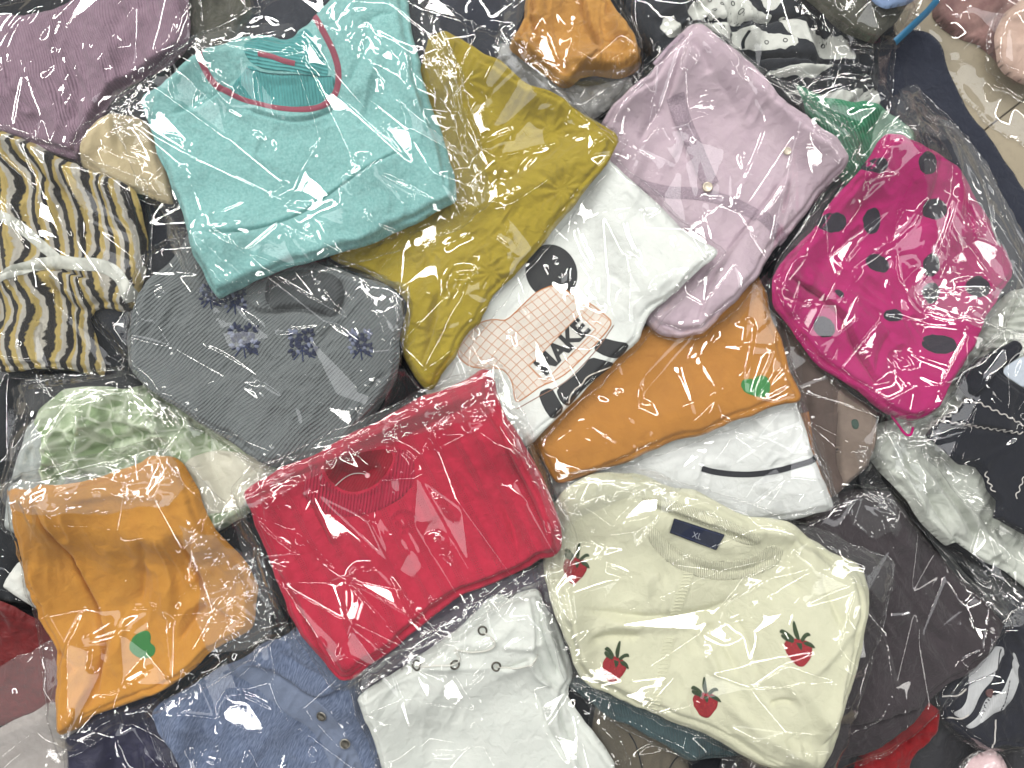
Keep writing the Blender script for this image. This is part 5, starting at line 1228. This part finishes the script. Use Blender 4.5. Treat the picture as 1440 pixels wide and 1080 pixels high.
for (x, y, rx, ry, t) in ((1302, 231, 12.5, 12.5, 0), (1223, 239, 14, 8, -5), (1173, 312, 16, 11, 0), (1233, 308, 10, 14.5, 0), (1319, 292, 14, 12, 0), (1241, 368, 15, 10, 20), (1315, 371, 9, 13, 0), (1409, 331, 6, 12, -10), (1318, 410, 9, 12, 0), (1378, 403, 12, 12, 0), (1259, 443, 11, 7, 0),
                          (1318, 484, 15.5, 11, 10), (1157, 460, 14, 11, 30), (1182, 412, 6, 4, 40)):
    c, s = math.cos(math.radians(t)), math.sin(math.radians(t))
    patch(g, 'polka_dot', [(x + 1.28 * (rx * math.cos(q) * c - ry * math.sin(q) * s), y + 1.28 * (rx * math.cos(q) * s + ry * math.sin(q) * c)) for q in np.linspace(0, 2 * math.pi, 16, endpoint=False)], DOT, lift=0.12, smooth=1, sp=1.1, wob=0.7)
thread(g, 'loose_thread', [(1246, 582), (1256, 596), (1264, 610), (1272, 612), (1276, 600)], 1.4, MAG, lift=1.0)

# ------------------------------------------------------------------ orange top with heart, lower left
g = garment('top', 'orange top with a green heart, bagged, at the lower left', 'top',
        [(26, 684), (45, 680), (66, 684), (76, 672), (100, 682), (150, 668), (200, 652), (222, 638), (244, 638), (262, 654), (276, 680), (288, 708), (300, 738), (318, 768), (340, 798), (358, 833), (354, 867), (347, 890), (317, 907), (290, 923), (260, 952), (217, 977), (167, 997), (122, 1012),
         (114, 1026), (84, 1038), (78, 1020), (74, 960), (70, 922), (50, 880), (37, 837), (30, 787), (27, 740)],
        fabric('orange_cotton', rgb(200, 142, 58), rgb(182, 122, 46), 'plain', vscale=0.5), t=22, r=13, ang=8, wr=(2.2, 60, 28), sp=1.5, fdir=75,
        feats=[('step', [(134, 1000), (132, 950), (140, 900), (128, 862), (108, 820), (92, 770), (78, 715), (72, 684)], 28, -4.5), ('roll', [(84, 730), (104, 812), (134, 870), (150, 886)], 6, -3.5), ('roll', [(150, 880), (134, 940), (118, 1010)], 8, -4.5), ('roll', [(124, 960), (110, 990), (100, 1020)], 8, 3),
               ('roll', [(206, 750), (196, 800), (190, 858)], 10, -3), ('roll', [(252, 745), (262, 790), (280, 830), (282, 850)], 7, -4.5), ('roll', [(244, 910), (262, 880), (288, 850)], 8, -3), ('roll', [(224, 740), (232, 820), (224, 880)], 16, 3),
               ('step', [(284, 738), (262, 790), (290, 860), (350, 880)], 24, 3), ('roll', [(70, 920), (90, 930), (104, 950)], 8, -3), ('roll', [(150, 760), (160, 820), (165, 860)], 20, 2.5), ('roll', [(110, 700), (180, 690), (260, 700)], 8, 2)],
        bag_pts=[(76, 1070), (30, 672), (230, 620), (362, 760), (400, 880), (300, 960), (370, 905)], bag_grow=5, film_sp=1.15, film=film_material("loose_clear_film", haze=0.012, refl=2.2, crumple=0.0016, scale=0.8), ncrease=10, crumple=1.0,
        creases=[('tent', [(118, 900), (128, 888), (158, 870)], 6, 2.6), ('tent', [(118, 903), (150, 896), (184, 884)], 4, 2.0), ('tent', [(130, 908), (134, 924), (130, 940), (148, 930)], 7, 2.6), ('tent', [(180, 855), (205, 853), (222, 855)], 4, 2), ('tent', [(134, 974), (160, 972), (220, 936)], 4, 2),
                 ('tent', [(220, 908), (240, 870), (256, 846)], 4, 1.6), ('tent', [(250, 744), (262, 780), (268, 830)], 4, 1.8), ('tent', [(276, 814), (290, 808), (346, 808)], 4, 1.6), ('tent', [(280, 812), (330, 770), (360, 800)], 4, 1.8), ('tent', [(282, 720), (330, 800), (390, 880)], 5, 2.2), ('tent', [(100, 694), (170, 686), (240, 700)], 4, 2),
                 ('tent', [(300, 860), (332, 840), (320, 880)], 4, 2), ('tent', [(318, 838), (340, 860), (366, 880)], 4, 2), ('tent', [(290, 740), (340, 760), (372, 820)], 4, 2)])
flap(g, [(262, 730), (300, 744), (350, 780), (378, 840), (384, 892), (346, 912), (296, 916), (276, 870), (284, 800)], 20, 1.2, mat=FILM_MILKY, stretch=2)
flap(g, [(24, 676), (60, 672), (100, 672), (200, 640), (248, 628), (276, 680), (250, 706), (180, 712), (90, 716), (40, 704)], 8, 0.8, mat=FILM_MILKY, stretch=2)
heart(g, [(203, 910), (209, 914), (211, 922), (206, 930), (196, 933), (186, 930), (176, 920), (175, 912), (180, 900), (190, 893), (201, 891), (205, 898)], 'green heart')

# ------------------------------------------------------------------ white lace-up blouse
g = garment('blouse', 'white lace-up blouse with dark eyelets, bagged, at the bottom edge', 'blouse',
        [(505, 969), (525, 958), (549, 947), (591, 922), (618, 906), (636, 889), (656, 872), (674, 858), (686, 843), (699, 834), (708, 838), (719, 836), (736, 830), (753, 826), (762, 834), (763, 850), (774, 862), (786, 878), (792, 900), (799, 919), (804, 940), (805, 957), (797, 976), (806, 996), (820, 1016), (840, 1040), (863, 1072), (872, 1130),
         (552, 1130), (541, 1078), (527, 1039), (514, 1004)],
        fabric('white_blouse_cloth', rgb(224, 228, 222), rgb(212, 218, 212), 'plain', vscale=0.4), t=18, r=11, ang=-20, wr=(1.4, 60, 30), sp=1.5,
        feats=[('step', [(744, 830), (756, 880), (752, 916), (770, 960), (800, 980)], 18, -3.5), ('roll', [(764, 850), (768, 880), (790, 930), (800, 960)], 5, 4), ('roll', [(756, 840), (760, 880), (776, 930), (790, 960)], 4, -4), ('roll', [(775, 862), (788, 900), (796, 940)], 4, -3),
               ('roll', [(744, 916), (752, 950), (780, 966)], 4, 3), ('step', [(830, 1130), (802, 1040), (788, 1030), (786, 980), (790, 960)], 22, 4), ('roll', [(752, 970), (770, 1030), (800, 1070)], 6, -2.5), ('roll', [(700, 905), (740, 906), (770, 900)], 7, 2.4),
               ('step', [(690, 935), (720, 938), (750, 920)], 14, -2.5), ('roll', [(640, 900), (690, 905), (730, 870)], 10, 2), ('roll', [(580, 930), (640, 936), (700, 936)], 6, 1.5)],
        bag_pts=[(500, 940), (700, 822), (800, 850), (880, 1078)], bag_grow=6, film_sp=1.2, ncrease=9, crumple=0.9,
        creases=[('tent', [(732, 820), (716, 850), (690, 880)], 4, 1.6), ('tent', [(622, 936), (660, 908), (700, 888)], 5, 2.4), ('tent', [(648, 970), (700, 918), (740, 880)], 4, 1.8), ('tent', [(545, 1004), (562, 1010), (574, 1030)], 6, 2.2), ('tent', [(640, 1050), (662, 1040), (676, 1014)], 9, 3.2), ('tent', [(642, 1040), (678, 1010)], 4, 2),
                 ('tent', [(744, 960), (760, 1010), (784, 1056), (800, 1080)], 4, 1.8), ('tent', [(608, 1060), (640, 1062)], 4, 1.8), ('tent', [(732, 982), (738, 984)], 6, 2), ('tent', [(760, 956), (800, 962), (830, 968)], 4, 2), ('tent', [(500, 1000), (512, 1060), (530, 1090)], 4, 1.8)])
for (x, y) in ((587, 931), (641, 929), (679, 883), (698, 933)):
    ring(g, 'eyelet', x, y, 5.5, 1.3, METAL, lift=0.7)
flap(g, [(500, 940), (560, 905), (640, 866), (712, 822), (724, 834), (650, 886), (570, 932), (510, 964)], 32, 0.8, stretch=4)
LTH = fabric('white_lace_cord', rgb(212, 212, 204), None, 'thread', p=0.05)
thread(g, 'lace_cord', [(587, 932), (610, 928), (641, 930), (650, 920), (636, 906), (660, 914), (690, 910), (700, 898), (679, 884)], 1.1, LTH, lift=1.2)
thread(g, 'lace_cord', [(698, 934), (720, 938), (745, 930), (756, 918)], 1.1, LTH, lift=1.2)
thread(g, 'stitch_mark', [(713, 840), (722, 836), (727, 833)], 1.0, BLACKP, lift=0.7)

# ------------------------------------------------------------------ cream sweater with strawberries
CREAM = fabric('cream_knit', rgb(214, 214, 188), rgb(202, 203, 176), 'plain', vscale=0.5)
CRIB = fabric('cream_rib', rgb(218, 218, 192), rgb(208, 208, 180), 'rib', p=0.22, bump=0.8)
g = garment('sweater', 'cream sweater with embroidered strawberries and a dark size label, bagged, lower right of centre', 'sweater',
        [(796, 690), (806, 678), (827, 668), (852, 664), (893, 665), (910, 668), (927, 677), (954, 688), (982, 694), (1000, 702), (1024, 715), (1054, 727), (1085, 727), (1104, 734), (1121, 741), (1140, 760), (1173, 778), (1207, 793), (1220, 807), (1224, 827), (1220, 853), (1210, 893), (1193, 940),
         (1176, 996), (1160, 1050), (1147, 1079), (1120, 1078), (1060, 1067), (1010, 1048), (960, 1028), (927, 1010), (893, 998), (866, 984), (827, 969), (816, 955), (807, 932), (796, 897), (777, 852), (764, 808), (762, 780), (768, 740), (780, 712)],
        CREAM, t=28, r=16, ang=16, fdir=20, wr=(1.6, 60, 34), sp=1.4, layers=3, sdf_edge=8,
        feats=[('roll', [(826, 902), (860, 898), (904, 900)], 8, -3), ('roll', [(830, 890), (870, 884), (910, 888)], 10, 2), ('roll', [(806, 850), (850, 868), (940, 874), (1000, 866), (1030, 850), (1056, 842)], 9, -2.8), ('roll', [(820, 862), (880, 884), (950, 886), (1000, 878)], 10, 2.2),
               ('roll', [(978, 880), (1000, 920), (1012, 960)], 8, 3), ('roll', [(996, 880), (1022, 910), (1038, 950)], 8, -2.5), ('roll', [(1040, 870), (1056, 910), (1064, 950)], 9, -2.2), ('roll', [(1012, 980), (1060, 1018), (1148, 1064)], 12, 4), ('roll', [(1000, 1010), (1060, 1048), (1130, 1070)], 8, -2),
               ('roll', [(1072, 980), (1088, 970), (1104, 972)], 5, -2.5), ('step', [(1146, 1036), (1180, 960), (1198, 900), (1214, 850), (1218, 820)], 20, 3.5), ('step', [(1138, 1038), (1166, 980), (1190, 910), (1210, 850)], 12, 2.5), ('roll', [(1150, 800), (1164, 850), (1178, 880)], 10, -3),
               ('roll', [(1200, 840), (1176, 886), (1120, 940)], 8, 2.5), ('step', [(898, 700), (930, 715), (1000, 740), (1048, 756), (1070, 770)], 22, 3), ('roll', [(898, 704), (920, 742), (960, 790), (1020, 812), (1076, 796), (1110, 770)], 8, -1.6),
               ('roll', [(1090, 940), (1130, 960), (1140, 1010)], 20, 2.5), ('roll', [(850, 760), (880, 800), (930, 830)], 24, 2.5), ('roll', [(1120, 750), (1108, 790), (1120, 840)], 14, -2.5), ('roll', [(800, 720), (840, 700), (890, 690)], 14, 2)],
        bag_pts=[(752, 800), (790, 670), (1130, 738), (1258, 794), (1252, 824), (1228, 838), (1160, 1088), (800, 965)], bag_grow=5, film_sp=1.15, ncrease=8, crumple=0.85,
        creases=[('tent', [(815, 700), (824, 745), (832, 750), (820, 700)], 5, 2.2), ('roll', [(850, 700), (862, 714)], 9, 3), ('tent', [(852, 672), (868, 660), (894, 668), (886, 710)], 6, 2.4), ('tent', [(850, 794), (870, 800), (890, 811)], 7, 2.8), ('tent', [(836, 790), (846, 770), (864, 750)], 4, 1.8), ('tent', [(837, 762), (840, 784)], 5, 2),
                 ('tent', [(788, 834), (804, 820)], 4, 2), ('tent', [(760, 790), (775, 830), (795, 900), (815, 960)], 5, 2.4), ('tent', [(766, 812), (790, 880), (802, 930)], 4, 2), ('tent', [(1083, 786), (1105, 786), (1106, 794)], 5, 2.2), ('tent', [(1130, 736), (1190, 766), (1256, 794)], 6, 2.8), ('tent', [(1130, 746), (1200, 780), (1254, 806)], 4, 2),
                 ('tent', [(1176, 812), (1220, 800), (1252, 820)], 4, 2.2), ('tent', [(1180, 796), (1200, 780), (1190, 830)], 5, 2.2), ('tent', [(932, 846), (938, 838)], 5, 1.8), ('tent', [(880, 700), (920, 690), (950, 695)], 4, 2)])
flap(g, [(756, 790), (772, 800), (800, 870), (824, 960), (808, 966), (786, 900), (766, 850)], -72, 0.8, stretch=4)
flap(g, [(780, 700), (800, 676), (850, 656), (910, 656), (960, 684), (940, 704), (880, 700), (820, 720), (790, 760)], 20, 0.9, stretch=2)
flap(g, [(1118, 732), (1180, 756), (1258, 792), (1254, 826), (1226, 840), (1186, 800), (1140, 764)], -25, 0.9, stretch=3.5)
# collar: the ribbed band round the neck and the label inside
patch(g, 'collar_rib', [(924, 742), (936, 760), (962, 780), (1000, 792), (1040, 790), (1070, 778), (1084, 764), (1104, 772), (1096, 796), (1064, 814), (1020, 822), (972, 812), (936, 790), (912, 762), (908, 740)], CRIB, lift=1.0, dome=3, ang=0)
patch(g, 'collar_back', [(900, 698), (930, 700), (980, 714), (1040, 738), (1072, 756), (1064, 768), (1040, 764), (1000, 744), (940, 720), (908, 712)], CRIB, lift=1.0, dome=3, ang=18)
def seg(a, b, t): return (a[0] + (b[0] - a[0]) * t, a[1] + (b[1] - a[1]) * t)
PL = [(971, 806), (962, 836), (952, 866), (944, 900), (936, 930), (927, 968), (918, 1002)]
strip(g, 'front_placket', PL, 18, CREAM, lift=0.9, hump=True)
PLa = chaikin(np.array(PL, float), 2, False)
dd = np.concatenate([[0], np.cumsum(np.hypot(*np.diff(PLa, axis=0).T))])
for k in range(40):
    s_ = (k + 0.5) / 40 * dd[-1]; x = np.interp(s_, dd, PLa[:, 0]); y = np.interp(s_, dd, PLa[:, 1])
    if 13 < k < 19: continue
    thread(g, 'knit_loop', [(x - 6.5, y + 1.2), (x, y), (x + 6.5, y + 1.4)], 0.75, CREAM, lift=1.0, smooth=0, step=2.5)
LAB = fabric('dark_label_cloth', rgb(30, 34, 48), rgb(36, 44, 68), 'tweed')
patch(g, 'size_label', [(947, 728), (1018, 751), (1007, 774), (941, 749)], LAB, lift=1.0, dome=1.0, smooth=0, extra=2.2, label='dark navy size label reading XL')
text(g, 'size_letters', 'XL', 979, 753, 12, -17, plain('grey_thread_letters', rgb(150, 154, 164)), lift=3.4, bold=-0.01, sx=0.9)
text(g, 'size_letters', 'XL', 1004, 768, 5, -17, plain('grey_thread_letters', rgb(120, 124, 134)), lift=3.4, sx=0.9)
for L in ([(949, 731), (1015, 752.5)], [(943, 747), (1005, 771)]): thread(g, 'label_stitching', L, 0.35, NV, lift=3.4, smooth=0)
def red_thread():
    N = NT('red_embroidery'); g2 = N.n('ShaderNodeNewGeometry')
    v = g2.outputs['Position']; nz = N.noise(v, 900, 3, 0.7)
    d, _ = N.vor(v, 240)
    c = N.mix(N.maprange(nz, 0.35, 0.65, 0, 1), rgb(166, 20, 34), rgb(120, 12, 24))
    c = N.mix(N.maprange(d, 0.06, 0.11, 1, 0), c, rgb(196, 130, 84))
    pr = N.n('ShaderNodeBsdfPrincipled'); N.l(c, pr.inputs['Base Color']); pr.inputs['Roughness'].default_value = 0.7
    N.l(N.bump(nz, 0.0006), pr.inputs['Normal']); N.l(pr.outputs[0], N.out.inputs[0]); return N.m
REDT = red_thread(); GRT = fabric('dark_green_thread', rgb(50, 74, 40), rgb(70, 94, 52), 'thread', p=0.05)
def strawberry(cx, cy, tilt):
    c, s = math.cos(math.radians(tilt)), math.sin(math.radians(tilt))
    def R(P): return [(cx + x * c - y * s, cy + x * s + y * c) for x, y in P]
    emb = bpy.data.objects.new('strawberry', None)
    patch(g, 'strawberry_fruit', R([(-17, -8), (-13, -14), (-4, -16), (6, -15), (15, -12), (18, -5), (16, 4), (9, 14), (1, 20), (-7, 17), (-14, 8), (-17, -1)]), REDT, lift=1.3, dome=3, sp=0.9, wob=0.5, extra=0.1)
    for P in ([(0, -14), (-3, -22), (-1, -36), (2, -38), (3, -28), (4, -14)], [(-2, -14), (-10, -17), (-16, -21), (-19, -18), (-15, -13), (-6, -9)], [(-2, -16), (-10, -24), (-16, -27), (-20, -22), (-13, -20), (-6, -12)], [(3, -14), (10, -22), (16, -24), (19, -19), (13, -19), (6, -10)],
              [(4, -12), (12, -13), (18, -10), (22, -3), (17, -4), (8, -7)], [(-4, -12), (-1, -5), (2, 0), (5, -4), (6, -12)]):
        patch(g, 'strawberry_leaf', R(P), GRT, lift=1.4, dome=1.6, sp=0.8, smooth=2, extra=0.5, ang=rf.uniform(0, 180))
    emb = None
strawberry(809, 802, 10); strawberry(864, 942, 14); strawberry(992, 990, -3); strawberry(1111, 904, -5)

# ------------------------------------------------------------------ red sweater
RED = fabric('red_pointelle', rgb(182, 36, 64), rgb(160, 25, 50), 'pointelle', p=2.1, bump=1.4)
RRIB = fabric('red_rib', rgb(178, 34, 66), rgb(156, 26, 52), 'rib', p=0.34, bump=1.2)
g = garment('sweater', 'crimson red knit sweater with a round ribbed neck, bagged, in the centre', 'sweater',
        [(339, 697), (348, 684), (375, 667), (418, 648), (461, 628), (498, 608), (533, 590), (566, 572), (597, 556), (640, 538), (676, 520), (690, 522), (697, 534), (698, 552), (708, 578), (729, 612), (744, 636), (759, 662), (774, 694), (786, 724), (792, 750), (789, 772), (776, 782), (763, 786), (720, 812), (690, 824), (661, 834),
         (626, 856), (593, 878), (558, 909), (538, 922), (520, 932), (504, 946), (490, 952), (476, 950), (465, 942), (452, 922), (436, 906), (420, 893), (408, 876), (400, 860), (390, 836), (383, 812), (367, 766), (352, 728)],
        RED, t=32, r=16, ang=27, wr=(1.6, 70, 34), sp=1.4, layers=3, sdf_edge=8, uvwarp=0.2,
        feats=[('step', [(696, 575), (716, 640), (750, 705), (772, 758)], 16, 4), ('step', [(710, 590), (734, 650), (764, 710), (784, 760)], 10, 3), ('step', [(388, 798), (410, 840), (440, 880), (470, 930)], 14, 3.5), ('roll', [(386, 800), (420, 850), (462, 905)], 6, -2.5),
               ('step', [(464, 772), (452, 740), (438, 705), (420, 690)], 16, -2.5), ('roll', [(430, 860), (470, 840), (500, 900)], 14, 2), ('roll', [(560, 760), (610, 830), (630, 850)], 22, 2),
               ('roll', [(446, 654), (460, 684), (486, 696), (516, 692), (540, 672), (556, 646), (546, 628)], 7, 2.2), ('roll', [(456, 650), (480, 640), (510, 634), (540, 632)], 10, 1.5),
               ('roll', [(466, 660), (496, 674), (536, 656)], 22, -6), ('roll', [(350, 690), (450, 648), (560, 596), (690, 540)], 10, 2), ('roll', [(352, 704), (450, 664), (460, 655)], 6, -1.5), ('roll', [(560, 618), (640, 580), (700, 556)], 7, -2), ('roll', [(700, 700), (730, 760), (726, 800)], 10, -2.2)],
        bag_pts=[(326, 690), (344, 672), (700, 506), (712, 560), (806, 752), (796, 800), (470, 966), (372, 826)], bag_grow=5, film_sp=1.15, film=FILM, ncrease=8, crumple=0.9,
        creases=[('tent', [(363, 719), (386, 750), (416, 772), (440, 796)], 4, 2.0), ('tent', [(424, 698), (444, 692), (462, 662), (478, 630), (470, 626)], 4, 2.2), ('tent', [(453, 645), (474, 632), (500, 614), (540, 604), (564, 596)], 6, 2.6), ('tent', [(541, 627), (566, 628), (594, 650)], 6, 2.6), ('tent', [(606, 631), (612, 604), (640, 590), (662, 582)], 7, 2.8),
                 ('tent', [(606, 630), (616, 610)], 8, 3), ('tent', [(676, 574), (700, 570), (684, 560)], 8, 3), ('tent', [(660, 596), (690, 588)], 6, 2.2), ('roll', [(604, 766), (618, 750), (622, 780)], 8, 3.2), ('tent', [(606, 768), (634, 794)], 4, 2.2), ('tent', [(562, 722), (580, 752), (598, 784)], 4, 2),
                 ('tent', [(484, 830), (496, 797), (520, 796), (540, 804), (560, 830), (586, 876)], 4, 2.4), ('tent', [(497, 798), (504, 830), (506, 850), (480, 920)], 4, 2.0), ('tent', [(530, 896), (546, 902), (552, 898)], 7, 2.6), ('tent', [(700, 550), (730, 620), (760, 680), (790, 740)], 5, 2.4), ('tent', [(690, 520), (720, 590), (756, 640)], 4, 2),
                 ('tent', [(340, 700), (380, 680), (440, 655)], 5, 2.2), ('tent', [(400, 690), (404, 716)], 4, 2), ('tent', [(440, 648), (446, 672)], 5, 2.2), ('tent', [(600, 900), (680, 850), (780, 800)], 5, 2), ('tent', [(560, 910), (640, 862), (720, 826)], 4, 1.8)])
flap(g, [(330, 694), (350, 670), (460, 618), (560, 568), (690, 510), (706, 540), (690, 580), (600, 606), (520, 632), (440, 668), (380, 704), (350, 716)], 27, 0.8, stretch=2.5)
flap(g, [(684, 508), (712, 540), (736, 600), (780, 680), (812, 760), (800, 800), (784, 770), (760, 690), (716, 610)], -62, 1.0, stretch=4)
flap(g, [(480, 962), (500, 940), (570, 900), (660, 836), (760, 786), (806, 766), (800, 800), (700, 846), (600, 906), (520, 956)], 33, 0.8, stretch=3.5)
flap(g, [(322, 700), (344, 704), (372, 780), (400, 870), (440, 920), (410, 912), (370, 850), (336, 770)], -65, 1.0, stretch=3)
patch(g, 'neck_opening', [(453, 652), (462, 676), (478, 690), (498, 694), (522, 686), (542, 668), (553, 646), (546, 632), (520, 634), (486, 640), (464, 646)], fabric('shaded_red_knit', rgb(142, 16, 38), rgb(120, 10, 30), 'rib', p=0.3), lift=0.3, dome=4, ang=-27)  # darker red paints the shade inside the neck
patch(g, 'collar_rib', [(446, 650), (457, 676), (474, 692), (497, 698), (522, 690), (543, 672), (556, 648), (552, 630), (572, 636), (582, 652), (582, 680), (564, 702), (530, 721), (497, 729), (464, 725), (438, 711), (424, 698), (430, 672)], RRIB, lift=1.4, dome=3.5, sp=1.1, ang=-8)
thread(g, 'neck_thread', [(470, 684), (480, 674), (492, 668), (506, 668), (512, 671)], 0.5, WTH, lift=1.6); disc(g, 'thread_knot', 513, 671, 3.6, plain('pink_white_knot', rgb(226, 170, 178), 0.4), h=2.0, lift=1.0)
# tone-on-tone embroidered emblem: curved rows of small raised loops
for (R0, a0, a1, n) in ((17, 200, 340, 8), (11, 20, 160, 5), (20, 60, 120, 3)):
    for k in range(n):
        a = math.radians(a0 + (a1 - a0) * k / (n - 1)); x = 566 + R0 * math.cos(a); y = 734 + R0 * 0.8 * math.sin(a)
        thread(g, 'embroidered_loop', [(x - 2, y + 2.5), (x - 2, y - 2), (x + 2, y - 2), (x + 2, y + 2), (x - 1, y + 2)], 0.5, RRIB, lift=0.5, smooth=1)

bpy.context.view_layer.update()
